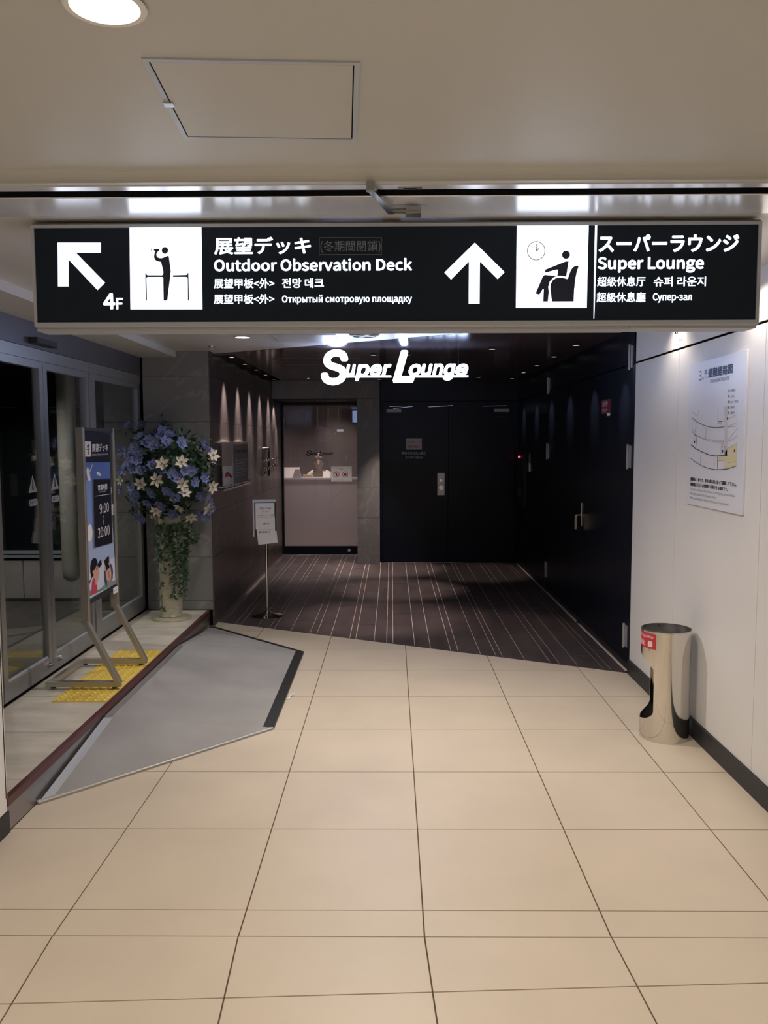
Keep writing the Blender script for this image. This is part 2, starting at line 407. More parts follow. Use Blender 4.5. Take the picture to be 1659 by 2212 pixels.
# ------------------------------------------------------------------ floor
XL, XR = -1.57, 1.62
JX0, JY0, JX1, JY1 = -1.56, 7.315, 1.62, 5.665            # joint between beige tiles and dark planks
def joint_y(x): return JY0 + (x - JX0) * (JY1 - JY0) / (JX1 - JX0)
def clip(poly, a, b, c):
    """keep a*x + b*y <= c"""
    out = []
    for i in range(len(poly)):
        p, q = poly[i], poly[(i + 1) % len(poly)]
        dp = a * p[0] + b * p[1] - c; dq = a * q[0] + b * q[1] - c
        if dp <= 0: out.append(p)
        if dp * dq < 0:
            t = dp / (dp - dq); out.append((p[0] + t * (q[0] - p[0]), p[1] + t * (q[1] - p[1])))
    return out
def area(p): return abs(sum(p[i][0] * p[(i + 1) % len(p)][1] - p[(i + 1) % len(p)][0] * p[i][1] for i in range(len(p)))) / 2
sl = (JY1 - JY0) / (JX1 - JX0)
floor = struct(MB().prism([(-1.72, -4, -0.15), (1.75, -4, -0.15), (1.75, JY1, -0.15), (-1.56, JY0, -0.15), (-1.72, JY0, -0.15)], (0, 0, 0.147)).build('floor', M_grout))
floor2 = struct(MB().prism([(-2.9, JY0 + 0.02, -0.15), (-1.56, JY0, -0.15), (1.75, JY1 - 0.03, -0.15), (1.75, 15.2, -0.15), (-2.9, 15.2, -0.15)], (0, 0, 0.147)).build('floor', M_pgrout))
g2 = 0.0025
def floor_piece(name, poly, par, m, z1, x0=-1.568, x1=1.612):
    poly = clip(poly, -1, 0, -x0); poly = clip(poly, 1, 0, x1)
    if len(poly) < 3 or area(poly) < 0.0006: return
    MB().prism([(p[0], p[1], -0.004) for p in poly], (0, 0, 0.004 + z1)).build(name, m, par)
for j in range(0, 9):
    for i in range(-4, 4):
        x0 = 0.102 + 0.6 * i; y0 = 2.735 + 0.6 * j
        p = [(x0 + g2, y0 + g2), (x0 + 0.6 - g2, y0 + g2), (x0 + 0.6 - g2, y0 + 0.6 - g2), (x0 + g2, y0 + 0.6 - g2)]
        p = clip(p, -sl, 1, JY0 - sl * JX0 - 0.003)
        if len(p) > 2: floor_piece('tile', p, floor, M_tile, random.uniform(-0.0002, 0.0002))
for i in range(-4, 4):
    x0 = 0.102 + 0.6 * i
    floor_piece('tile', [(x0 + g2, 2.582 + g2), (x0 + 0.6 - g2, 2.582 + g2), (x0 + 0.6 - g2, 2.735 - g2), (x0 + g2, 2.735 - g2)], floor, M_tile, 0)
TH = math.radians(2.75)
def rot(u, v): return (0.102 + u * math.cos(TH) - v * math.sin(TH), 2.582 + u * math.sin(TH) + v * math.cos(TH))
for j in range(0, 11):
    v1 = -0.272 - 0.6 * (j - 1) if j else 0.2; v0 = -0.272 - 0.6 * j
    for i in range(-4, 5):
        u0 = 0.6 * i
        p = [rot(u0 + g2, v0 + g2), rot(u0 + 0.6 - g2, v0 + g2), rot(u0 + 0.6 - g2, v1 - g2), rot(u0 + g2, v1 - g2)]
        p = clip(p, 0, 1, 2.582 - g2); p = clip(p, 0, -1, 3.99)
        if len(p) > 2: floor_piece('tile', p, floor, M_tile, random.uniform(-0.0002, 0.0002))
# dark planks: strips of uneven width along the corridor
widths = [0.15, 0.055, 0.16, 0.11, 0.045, 0.15, 0.17, 0.06, 0.12, 0.16, 0.05, 0.15, 0.10, 0.05, 0.17, 0.12]
x = -1.525; k = 0; lk = 0
while x < 1.61:
    wd = widths[k % len(widths)]; x1 = min(x + wd, 1.612); k += 1
    y = 5.2 + random.random() * 0.6
    yend = 11.66 if x1 < -0.44 else 10.9
    yend = 11.66 if x < -0.47 else (10.80 if x < -0.15 else 10.92)
    while y < yend:
        ln = random.choice([0.45, 0.6, 0.75, 0.9]) if wd > 0.07 else random.choice([0.6, 0.9, 1.2]); y1 = min(y + ln, yend)
        p = [(x + 0.0022, y + 0.004), (x1 - 0.0022, y + 0.004), (x1 - 0.0022, y1 - 0.004), (x + 0.0022, y1 - 0.004)]
        p = clip(p, sl, -1, -(JY0 - sl * JX0) - 0.004)
        if len(p) > 2: floor_piece('plank', p, floor2, M_plank, random.uniform(-0.0003, 0.0003), x0=-1.528)
        y = y1
    x = x1

# ------------------------------------------------------------------ raised platform in front of the glass doors
PZ = 0.14
plat = struct(bx(-6.0, -1.592, 3.3, 7.60, -0.1, PZ - 0.004).build('floor', M_grout), None)
for j in range(-1, 8):
    for (xa, xb) in ((-2.12, -1.594), (-2.72, -2.124), (-3.32, -2.724), (-3.92, -3.324), (-4.5, -3.924)):
        y0 = 3.5 + 0.59 * j
        p = [(xa + .002, max(y0, 3.31) + .002), (xb - .002, max(y0, 3.31) + .002), (xb - .002, min(y0 + 0.59, 7.14 if xa > -2.2 else 7.55) - .002), (xa + .002, min(y0 + 0.59, 7.14 if xa > -2.2 else 7.55) - .002)]
        if p[2][1] - p[0][1] > 0.03:
            MB().prism([(a, b, PZ - 0.006) for a, b in p], (0, 0, 0.006)).build('tile', M_platform if xa > -2.2 else M_vtile, plat)
struct(bx(-1.592, -1.571, 3.3, 7.13, 0.0, 0.105).build('trim_1', M_riser))
struct(bx(-1.594, -1.567, 3.3, 7.13, 0.106, PZ + 0.002).build('trim_2', M_maroon, bevel=0.002))

# ------------------------------------------------------------------ walls
wl = struct(bx(-2.2, -1.575, -4.0, 3.295, 0, 2.6).build('wall_left', M_backing))
for a, b in ((-4, -2.8), (-2.8, -1.6), (-1.6, -0.4), (-0.4, 0.8), (0.8, 2.0), (2.0, 3.3)):
    bx(-1.576, -1.5705, a + 0.002, b - 0.002, 0.092, 2.40).build('panel', M_wallw, wl)
bx(-1.80, -1.5705, 3.290, 3.303, 0.142, 2.40).build('end_cap', M_wallw, wl)
struct(bx(-1.576, -1.5640, -4, 3.303, 0.0, 0.090).build('baseboard_left', M_base))
wr = struct(bx(1.626, 1.80, -4.0, 5.655, 0, 2.6).build('wall_right', M_dkgap))
ys = [-4, -2.96, -1.85, -0.74, 0.37, 1.48, 2.59, 3.70, 4.805, 5.655]
for a, b in zip(ys, ys[1:]):
    bx(1.618, 1.628, a + 0.0015, b - 0.0015, 0.10, 2.095).build('panel', M_wallw, wr)
    bx(1.618, 1.628, a + 0.0015, b - 0.0015, 2.108, 2.40).build('panel', M_wallw, wr)
struct(bx(1.606, 1.628, -4, 5.655, 0.0, 0.098).build('baseboard_right', M_base))
struct(bx(-2.3, 1.9, -4.2, -4.0, 0, 2.6).build('wall_back', M_wallw))

# stone wall on the platform (behind the flowers), running on past the glass
ws = struct(bx(-2.44, -1.545, 7.165, 7.62, 0, 2.6).build('wall_far_left', M_dkgap))
zj = [0.14, 0.22, 0.60, 0.985, 1.37, 1.755, 2.14, 2.36]
for a, b in zip(zj, zj[1:]):
    bx(-2.105, -1.545, 7.15, 7.168, a + 0.0015, b - 0.0015).build('stone_tile', M_stone, ws)
    bx(-2.44, -2.135, 7.15, 7.168, a + 0.0015, b - 0.0015).build('stone_tile', M_stone, ws)
# lounge left wall
wll = struct(bx(-1.70, -1.549, 7.17, 11.9, 0, 2.6).build('wall_lounge_left', M_dkgap))
zl = [0.0, 0.22, 0.60, 0.985, 1.37, 1.755, 2.14, 2.46]
yl = [7.15, 8.35, 9.55, 10.75, 11.66]
for a, b in zip(zl, zl[1:]):
    for c, d in zip(yl, yl[1:]):
        bx(-1.55, -1.532, c + 0.001, d - 0.001, a + 0.0012, b - 0.0012).build('stone_tile', M_stone2, wll)
struct(bx(-1.531, -1.522, 7.30, 11.66, 0.0, 0.012).build('trim_3', M_steel))
# back wall: pillar and lintel round the glass door
wb = struct(bx(-0.445, -0.16, 10.825, 11.9, 0, 2.5).box(-1.549, -0.445, 10.825, 10.98, 2.135, 2.5).build('wall_lounge_back', M_dkgap))
zb = [0.0, 0.22, 0.60, 0.985, 1.37, 1.755, 2.125]
for a, b in zip(zb, zb[1:]):
    bx(-0.447, -0.158, 10.805, 10.827, a + 0.0015, b - 0.0015).build('stone_tile', M_stone, wb)
for a, b in ((-1.53, -0.99), (-0.99, -0.447), (-0.447, -0.158)):
    bx(a + 0.001, b - 0.001, 10.805, 10.827, 2.128, 2.36).build('stone_tile', M_stone, wb)
bx(-0.4475, -0.4445, 10.83, 11.66, 0.002, 2.12).build('jamb', M_stone2, wb)
bx(-1.53, -0.447, 10.83, 11.66, 2.118, 2.134).build('soffit', M_black, wb)

# ------------------------------------------------------------------ ceilings
ce = struct(bx(-2.2, 1.8, -4.1, 2.50, 2.376, 2.62).build('ceiling', M_ceil))
# small cove that steps down to the shutter track
mb = MB(); prof = [(2.50, 2.376)]
for i in range(7):
    t = math.pi / 2 * i / 6; prof.append((2.50 + 0.03 * math.sin(t), 2.376 - 0.03 * (1 - math.cos(t))))
prof += [(2.557, 2.346), (2.557, 2.46), (2.50, 2.46)]
struct(MB().prism([(-2.2, a, b) for a, b in prof], (4.0, 0, 0)).build('trim_4', M_ceil, smooth=False))
struct(bx(-2.2, 1.8, 2.558, 2.600, 2.343, 2.48).build('trim_5', M_steelb))
struct(bx(-2.2, 1.8, 2.600, 2.672, 2.3455, 2.48).build('trim_6', M_dkgap))  # open shutter slot filled with black; its shade is put into the colour
struct(bx(-2.2, 1.8, 2.672, 2.888, 2.343, 2.48).build('trim_7', M_steelb, bevel=0.002))
LX0, LY0, LX1, LY1 = -1.56, 7.41, 1.75, 5.22
lsl = (LY1 - LY0) / (LX1 - LX0)
def lj(x): return LY0 + (x - LX0) * lsl
cw = struct(MB().prism([(-1.82, 2.89, 2.346), (1.75, 2.89, 2.346), (1.75, LY1 - 0.02, 2.346), (-1.56, LY0 - 0.02, 2.346), (-1.82, 7.41, 2.346)], (0, 0, 0.25)).build('ceiling', M_ceil2))
struct(bx(-2.13, -1.82, 2.89, 7.15, 2.295, 2.60).build('ceiling', M_ceil2))
struct(MB().prism([(-1.56, LY0 - 0.02, 2.352), (1.75, LY1 - 0.02, 2.352), (1.75, LY1, 2.352), (-1.56, LY0, 2.352)], (0, 0, 0.2)).build('trim_8', M_dkgap))
cl = MB(); ysl = 7.53
cl.prism([(-1.38, lj(-1.38), 2.346), (1.75, LY1, 2.346), (1.75, 10.96, 2.346), (-1.38, 10.96, 2.346)], (0, 0, 0.02))
cl.prism([(-1.56, LY0, 2.346), (-1.38, lj(-1.38), 2.346), (-1.38, ysl, 2.346), (-1.56, ysl, 2.346)], (0, 0, 0.02))
lc = struct(cl.build('ceiling', M_loungeceil))
sb = MB().box(-1.56, -1.38, ysl, 10.81, 2.47, 2.5).box(-1.385, -1.380, ysl, 10.81, 2.346, 2.5)
struct(sb.build('trim_9', M_slot))
bx(-1.09, -0.28, 7.76, 8.45, 2.3445, 2.352).build('vent_recess', M_slot, lc)
for i in range(9):
    bx(-1.07, -0.30, 7.80 + i * 0.07, 7.815 + i * 0.07, 2.341, 2.346).build('vent_slat', M_loungeceil, lc)

# ------------------------------------------------------------------ small fittings in the ceilings
def downlight(loc, r, label, group=None, lens=M_lampdim, ring=M_white, depth=0.012, name='downlight'):
    x, y, z = loc
    t = thing(name, label, 'ceiling light', loc, group)
    MB().lathe([(r, 0.001), (r * 1.16, -0.001), (r * 1.20, -0.0035), (r * 1.14, -0.006), (r * 1.0, -0.005), (r * 0.97, 0.0)], loc, 40, cap=False).build('rim', ring, t, smooth=True)
    MB().lathe([(r * 0.985, -0.0025), (r * 0.6, -0.0032), (0.001, -0.0035)], loc, 32, cap=False).build('lens', lens, t, smooth=True)
    return t
downlight((-0.516, 1.583, 2.3745), 0.062, 'large glowing round downlight in the near corridor ceiling', lens=M_lamp)
downlight((-1.085, 6.19, 2.345), 0.052, 'lit round downlight in the white ceiling beyond the sign', lens=mat('lens_far', (1, 1, 1), .4, emit=(1, .95, .85), estr=1.8))
d0 = None
for i, (x, y) in enumerate(((-0.16, 7.49), (0.134, 7.49), (0.83, 7.05), (-1.004, 10.2), (-0.156, 10.45), (1.039, 10.16))):
    lb = ['small downlight in the dark lounge ceiling behind the big S of the lit letters', 'small downlight in the dark lounge ceiling just right of the big lit L', 'small downlight in the dark lounge ceiling above right end of the lit letters',
          'small downlight in the dark lounge ceiling nearest the glass door', 'small downlight in the dark lounge ceiling before the stone pillar', 'small downlight in the dark lounge ceiling before the far black door'][i]
    if d0 is None: d0 = downlight((x, y, 2.3455), 0.028, lb, 'small downlights in the dark lounge ceiling', ring=M_slot)
    else: copy_tree(d0, (x, y, 2.3455), lb)
    spot((x, y, 2.335), (60, 20, 16, 38, 100, 24)[i], 44, 0.7, (1.0, 0.80, 0.72), size=0.012)
spot((0.07, 8.95, 2.335), 85, 38, 0.7, (1.0, 0.80, 0.72), size=0.012)
ords = ['nearest', 'second', 'third', 'fourth', 'fifth', 'sixth']
l0 = None
for i, y in enumerate((7.72, 8.41, 9.09, 9.785, 10.475)):
    lb = '%s tiny spotlight in the black slot along the left stone wall' % ords[i]
    if l0 is None: l0 = downlight((-1.455, y, 2.352), 0.026, lb, 'wall washers along the left stone wall', ring=M_slot)
    else: copy_tree(l0, (-1.455, y, 2.352), lb)
for i, y in enumerate((7.72, 8.41, 9.09, 9.785, 10.475, 11.15)):
    z = 2.40 if i < 5 else 2.112
    # beam flattened against the wall: tall and narrow
    spot((-1.50, y, z), 300 if i < 5 else 110, 40, 1.0, (1.0, 0.83, 0.78), aim=(-0.05, 0, -1), size=0.004, scale=(1, 0.17, 1))
r0 = None
for i, y in enumerate((5.905, 6.785, 7.71, 8.605, 9.475, 10.38)):
    lb = '%s tiny spotlight in the dark ceiling along the right black wall' % ords[i]
    if r0 is None: r0 = downlight((1.466, y, 2.3455), 0.028, lb, 'wall washers along the right black wall', ring=M_slot)
    else: copy_tree(r0, (1.466, y, 2.3455), lb)
    spot((1.57, y, 2.335), 60, 40, 1.0, (1.0, 0.86, 0.82), aim=(0.10, 0, -1), size=0.004, scale=(1, 0.13, 1))
s0 = None
for i, x in enumerate((-1.45, -1.0, -0.55)):
    lb = 'tiny spotlight in the soffit over the glass door, %s' % ['at the left stone wall', 'over the middle of the door', 'at the stone pillar'][i]
    if s0 is None: s0 = downlight((x, 10.93, 2.117), 0.024, lb, 'soffit spots over the glass door', ring=M_slot)
    else: copy_tree(s0, (x, 10.93, 2.117), lb)
    spot((x, 10.95, 2.105), 14, 100, 0.8, (1.0, 0.85, 0.80), size=0.012)

def hatch(x0, x1, y0, y1, z, label, ang=0.0, latch=True, m=M_ceil):
    cx, cy = (x0 + x1) / 2, (y0 + y1) / 2; hw, hd = (x1 - x0) / 2, (y1 - y0) / 2
    t = thing('access_hatch', label, 'hatch', (cx, cy, z)); t.rotation_euler = (0, 0, ang)
    def part(mb, name, mm, **k):
        mb.v = [(v[0] + cx, v[1] + cy, v[2] + z) for v in mb.v]; return mb.build(name, mm, t, **k)
    fr = MB(); e = 0.012
    fr.box(-hw, hw, -hd, -hd + e, -0.004, 0.0).box(-hw, hw, hd - e, hd, -0.004, 0.0).box(-hw, -hw + e, -hd + e, hd - e, -0.004, 0).box(hw - e, hw, -hd + e, hd - e, -0.004, 0)
    part(fr, 'frame', M_aluw)
    part(bx(-hw + e, hw - e, -hd + e, hd - e, -0.0012, 0.0), 'gap', M_dkgap)
    part(bx(-hw + e + .003, hw - e - .003, -hd + e + .003, hd - e - .003, -0.003, 0.0), 'panel', m)
    if latch: part(bx(-hw - 0.002, -hw + e + 0.008, -0.012, 0.012, -0.008, 0), 'latch', M_steel)
hatch(-0.526, -0.077, 1.805, 2.262, 2.376, 'square access hatch with silver frame in the near ceiling', ang=math.radians(3.2))
hatch(-0.865, -0.40, 6.07, 6.49, 2.346, 'square access hatch in the white ceiling in front of the lit letters', m=M_ceil2)
# big round fitting and sprinkler
t = thing('round_ceiling_fitting', 'large round ceiling fitting right of the far access hatch', 'ceiling fitting', (-0.195, 6.07, 2.346))
MB().lathe([(0.108, 0), (0.110, -0.006), (0.100, -0.014), (0.085, -0.016), (0.083, -0.008), (0.001, -0.008)], (-0.195, 6.07, 2.346), 40, cap=False).build('rim', M_aluw, t, smooth=True)
for a in range(4):
    ca, sa = math.cos(a * math.pi / 2 + 0.4), math.sin(a * math.pi / 2 + 0.4)
    MB().bar((-0.195 + 0.01 * ca, 6.07 + 0.01 * sa, 2.334), (-0.195 + 0.08 * ca, 6.07 + 0.08 * sa, 2.334), 0.03, 0.004).build('vane', M_white, t)
t = thing('sprinkler_head', 'small sprinkler head in the white ceiling over the flowers', 'sprinkler', (-1.44, 6.79, 2.346))
MB().lathe([(0.03, 0), (0.028, -0.006), (0.012, -0.01)], (-1.44, 6.79, 2.346), 20, cap=False).build('escutcheon', M_steel, t, smooth=True)
MB().cyl((-1.44, 6.79, 2.346), (-1.44, 6.79, 2.318), 0.006, 10).lathe([(0.013, -0.026), (0.013, -0.03)], (-1.44, 6.79, 2.346), 12).build('nozzle', M_steel, t)
# small lamp bracket on the seam of the right wall
t = thing('wall_hook', 'small dark metal hook on the white wall seam under the sign', 'hook', (1.618, 4.80, 2.21))
MB().box(1.603, 1.618, 4.785, 4.815, 2.215, 2.222).build('plate', M_steel, t)
MB().tube([(1.605, 4.79, 2.218), (1.595, 4.78, 2.185), (1.595, 4.82, 2.185), (1.605, 4.81, 2.218)], 0.003, 6).build('loop', M_base, t)
# hinged shutter stay on the steel soffit
t = thing('shutter_stay', 'hinged steel stay arm hanging from the shutter track above the sign', 'bracket', (0.02, 2.70, 2.343))
MB().box(-0.025, 0.095, 2.765, 2.80, 2.331, 2.343).build('base_plate', M_aluw, t, bevel=0.001)
MB().box(0.045, 0.095, 2.745, 2.80, 2.312, 2.331).build('block', M_alu, t, bevel=0.001)
MB().bar((0.0, 2.775, 2.325), (0.06, 2.765, 2.322), 0.02, 0.008).build('link', M_alu, t)
MB().bar((0.0, 2.775, 2.322), (-0.062, 2.53, 2.325), 0.020, 0.012).build('arm', M_steel, t, bevel=0.001)
MB().cyl((-0.062, 2.53, 2.318), (-0.062, 2.53, 2.344), 0.013, 16).build('roller', M_alu, t)
t = thing('shutter_slot_cover', 'small dark slotted plate on the track strip beside the stay arm', 'plate', (0.045, 2.58, 2.343))
MB().box(0.02, 0.09, 2.572, 2.592, 2.340, 2.343).build('plate', M_alu, t)
MB().box(0.035, 0.075, 2.579, 2.585, 2.3390, 2.3405).build('slot', M_dkgap, t)

# ------------------------------------------------------------------ hanging direction sign
SX0, SX1, SZ0, SZ1, SY = -1.2305, 1.2545, 1.986, 2.328, 2.93
sg = thing('hanging_direction_sign', 'wide backlit black direction sign with two pictograms hanging under the ceiling', 'sign', (0.012, SY, SZ1))
MB().box(SX0 - 0.006, SX1 + 0.006, SY + 0.014, SY + 0.135, SZ0 - 0.004, SZ1 + 0.010).build('housing', M_alu, sg, bevel=0.006)
fr = MB(); e = 0.0135
fr.box(SX0, SX1, SY, SY + 0.03, SZ0, SZ0 + e).box(SX0, SX1, SY, SY + 0.03, SZ1 - e + 0.003, SZ1)
fr.box(SX0, SX0 + 0.009, SY, SY + 0.03, SZ0 + e, SZ1 - e + .003).box(SX1 - 0.011, SX1, SY, SY + 0.03, SZ0 + e, SZ1 - e + .003)
fr.build('frame', M_aluw, sg)
MB().box(SX0 - 0.004, 0.82, SY + 0.03, SY + 0.13, SZ0 - 0.012, SZ0 - 0.004).build('bottom_cover', M_aluw, sg)
MB().box(0.822, SX1 + 0.004, SY + 0.03, SY + 0.13, SZ0 - 0.010, SZ0 - 0.004).build('bottom_cover', M_aluw, sg)
MB().box(SX0 + 0.004, SX1 - 0.004, SY + 0.006, SY + 0.016, SZ0 + 0.006, SZ1 - 0.004).build('face', M_signblack, sg)
# unseen rear side, its glow added to cast bluish light on the walls beyond
MB().box(SX0 + 0.004, SX1 - 0.004, SY + 0.134, SY + 0.138, SZ0 + 0.010, SZ1 - 0.010).build('rear_face', M_signblack, sg)
for xa, xb in ((-0.95, -0.70), (0.42, 0.67)):
    MB().box(xa, xb, SY + 0.1375, SY + 0.1395, SZ0 + 0.05, SZ1 - 0.015).build('added_glow_panel', M_glowback, sg)
for xa, xb in ((-0.62, 0.02), (0.75, 1.18)):
    for z_ in (SZ0 + 0.07, SZ0 + 0.14, SZ0 + 0.21, SZ0 + 0.27):
        MB().box(xa, xb, SY + 0.1375, SY + 0.1395, z_, z_ + 0.016).build('added_glow_strip', M_glowback, sg)
for x in (-0.9, 0.0, 0.92):
    MB().box(x - 0.03, x + 0.03, SY + 0.05, SY + 0.11, SZ1 + 0.006, 2.346).build('hanger', M_alu, sg)
MB().cyl((SX1 - 0.0, SY + 0.05, 2.045), (SX1 + 0.008, SY + 0.05, 2.045), 0.006, 10).build('lock', M_base, sg)
# artboard measured on the face; corners are the outer corners of the frame
place_s = lambda u, v, n: (SX0 + u, SY + 0.006 - n, SZ0 + v)
AS = Art([(66, 486), (1646, 477), (1640, 700), (75, 705)], SX1 - SX0, SZ1 - SZ0, place_s, sg)
z1 = lambda x, y: (x / 2.0, 340 + y / 2.0)
z2 = lambda x, y: (830 + x / 2.0012, 340 + y / 2.0012)
AS.poly('arrow', [z1(*p) for p in ((245, 367), (430, 367), (430, 410), (322, 410), (449, 540), (417, 572), (292, 440), (292, 556), (247, 556))], M_glow)
AS.poly('arrow', [z2(*p) for p in ((384, 367), (514, 495), (484, 525), (406, 448), (406, 631), (359, 631), (359, 448), (282, 527), (253, 497))], M_glow)
AS.poly('pictogram_panel', [z1(*p) for p in ((553, 300), (862, 300), (868, 655), (559, 655))], M_glow)
AS.poly('pictogram_panel', [z2(*p) for p in ((566, 292), (878, 292), (872, 650), (564, 650))], M_glow)
AS.poly('light_gap', [z2(*p) for p in ((906, 291), (915, 291), (911, 500), (905, 697), (902, 697), (903, 500))], M_glow)
def st(body, zf, x0, y0, x1, y1, m=M_glowtxt, bold=0.009, **k):
    a = zf(x0, y0); b = zf(x1, y1)
    return AS.text('lettering', body, a[0], a[1], b[0], b[1], m, bold=bold * 0.68, **k)
st('4', z1, 441, 585, 493, 655, bold=0.0165); st('F', z1, 497, 606, 527, 655, bold=0.0135)
st('展望デッキ', z1, 917, 342, 1335, 418, bold=0.012)
st('(冬期間閉鎖)', z1, 1376, 358, 1636, 410, M_dimtxt, bold=0)
st('Outdoor Observation Deck', z1, 917, 435, 1773, 490, bold=0.015)
st('展望甲板<外>', z1, 917, 522, 1178, 565, bold=0.009); st('전망 데크', z1, 1211, 521, 1391, 563, bold=0.009)
st('展望甲板<外>', z1, 917, 590, 1178, 632, bold=0.009); st('Открытый смотровую площадку', z1, 1211, 592, 1773, 634, bold=0.012)
st('スーパーラウンジ', z2, 922, 330, 1535, 408, bold=0.018)
st('Super Lounge', z2, 918, 428, 1382, 498, bold=0.0165)
st('超级休息厅', z2, 917, 514, 1127, 557, bold=0.0075); st('슈퍼 라운지', z2, 1163, 514, 1391, 557, bold=0.009)
st('超級休息廳', z2, 915, 582, 1128, 626, bold=0.0075); st('Супер-зал', z2, 1160, 585, 1330, 628, bold=0.012)
bxp = [(1371, 345), (1640, 345), (1640, 418), (1371, 418), (1371, 345)]
AS.line('outline', [z1(*p) for p in bxp], M_dimtxt, 0.0012)
# pictograms
z3 = lambda x, y: (280 + x / 10.37, 490 + y / 10.37)
def p3(pts, lift=0.0014): return AS.poly('pictogram', [z3(*p) for p in pts], M_navyink, lift=lift)
p3(circ(757, 523, 72, 76))
p3([(845, 655), (820, 645), (760, 672), (690, 695), (640, 695), (600, 680), (575, 650), (568, 610), (585, 570), (605, 545), (632, 520), (628, 488), (508, 488), (508, 525), (545, 540), (525, 590), (515, 650), (520, 700), (545, 740), (590, 768), (650, 777), (672, 790),
    (700, 900), (722, 1000), (722, 1050), (700, 1078), (370, 1078), (345, 1055), (340, 1030), (322, 1035), (335, 1650), (362, 1650), (350, 1135), (370, 1120), (700, 1120), (722, 1140), (732, 1650), (815, 1650), (850, 1350), (885, 1060), (890, 975)])
p3([(940, 1078), (1235, 1072), (1262, 1050), (1264, 1025), (1282, 1025), (1285, 1100), (1302, 1650), (1275, 1650), (1265, 1140), (1235, 1118), (936, 1118)])
p3([(447, 475), (463, 475), (463, 543), (447, 543)])
z4 = lambda x, y: (1110 + x / 9.217, 480 + y / 9.217)
def p4(pts, m=M_navyink): return AS.poly('pictogram', [z4(*p) for p in pts], m, lift=0.0014)
p4(circ(1012, 643, 80, 82))
p4([(598, 940), (970, 790), (1010, 775), (1065, 777), (1020, 1080), (930, 1065), (840, 1065), (857, 955), (845, 942), (820, 942), (598, 1000)])
p4([(600, 1045), (830, 1070), (760, 1100), (690, 1180), (662, 1280), (672, 1390), (655, 1580), (563, 1580), (570, 1330), (555, 1328), (515, 1390), (485, 1440), (407, 1418), (545, 1090), (570, 1055)])
p4([(735, 1580), (705, 1330), (708, 1230), (745, 1155), (810, 1112), (900, 1100), (970, 1108), (1050, 1128), (1075, 1050), (1110, 950), (1150, 895), (1195, 865), (1245, 862), (1268, 875), (1235, 970), (1205, 1120), (1180, 1350), (1173, 1578)])
ring = circ(415, 563, 176, 184, 40); AS.line('pictogram', [z4(*p) for p in ring + ring[:1]], M_paleink, 0.0032, lift=0.0016)
p4([(402, 580), (406, 420), (424, 420), (430, 535), (478, 495), (488, 508), (430, 580)], M_paleink)

# ------------------------------------------------------------------ lit channel letters in front of the lounge
LY = 6.95
lg = thing('lit_letter_sign', 'glowing white italic channel letters hanging under the lounge ceiling edge', 'sign', (0.03, LY, 2.346))
place_l = lambda u, v, n: (u, LY - n, v)
zq = lambda x, y: (-0.572 + (680 + x / 4.608 - 695) * 0.003778, 2.327 - (700 + y / 4.608 - 757) * 0.00375)
def ch(body, x0, y0, x1, y1, bold=0, shear=0.22, font='inter'):
    a = zq(x0, y1); b = zq(x1, y0)
    write('letter', body, (a[0], a[1], b[0], b[1]), place_l, M_logo, lg, font=font, bold=bold, shear=shear, thick=0.02, lift=0.0)
    write('letter_back', body, (a[0], a[1], b[0], b[1]), place_l, M_base, lg, font=font, bold=bold, shear=shear, thick=0.03, lift=-0.032)
ch('S', 62, 255, 330, 608, bold=0.02625, shear=0.12)
ch('u', 310, 402, 407, 522, bold=0.02625); ch('p', 400, 402, 545, 568, bold=0.02625); ch('e', 548, 402, 668, 522, bold=0.02625); ch('r', 668, 402, 762, 518, bold=0.02625)
ch('L', 775, 266, 992, 588, bold=0.03, shear=0.28)
ch('o', 935, 402, 1060, 522, bold=0.02625); ch('u', 1058, 402, 1172, 522, bold=0.02625); ch('n', 1170, 400, 1280, 518, bold=0.02625); ch('g', 1276, 400, 1402, 566, bold=0.02625); ch('e', 1400, 402, 1526, 522, bold=0.02625)
for xa, xb in ((290, 760), (985, 1526)):
    a = zq(xa, 533); b = zq(xb, 516)
    MB().box(a[0], b[0], LY - 0.02, LY, a[1], b[1]).build('underline', M_logo, lg)
    MB().box(a[0], b[0], LY, LY + 0.03, a[1], b[1]).build('underline_back', M_base, lg)
for xr_, zt in ((240, 262), (870, 275), (1430, 410)):
    a = zq(xr_, zt); MB().cyl((a[0], LY + 0.02, a[1]), (a[0], LY + 0.02, 2.346), 0.003, 8).build('rod', M_base, lg)

# ------------------------------------------------------------------ right black wall: big double door and service panels
def bevbox(*a, b=0.002): return MB().box(*a)
wrb = struct(bx(1.640, 1.80, 5.658, 11.2, 0, 2.6).build('wall_lounge_right', M_dkgap))
bx(1.620, 1.642, 5.66, 5.70, 0.0, 2.36).build('panel', M_black, wrb)
for a, b in ((5.66, 7.22), (7.22, 8.78), (8.78, 10.02), (10.02, 10.93)):
    bx(1.620, 1.642, a + 0.0015, b - 0.0015, 2.104, 2.36).build('panel', M_black, wrb)
for a, b in ((8.78, 10.02), (10.02, 10.93)):
    bx(1.620, 1.642, a + 0.0015, b - 0.0015, 0.09, 2.095).build('panel', M_black, wrb)
    bx(1.628, 1.642, a, b, 0.0, 0.088).build('kick_strip', M_base, wrb)
def hinge(y, z, par):
    MB().cyl((1.608, y, z - 0.085), (1.608, y, z + 0.085), 0.009, 12).build('hinge', M_hinge, par)
    MB().box(1.612, 1.619, y - 0.05, y - 0.006, z - 0.075, z + 0.075).build('hinge_plate', M_hinge, par)
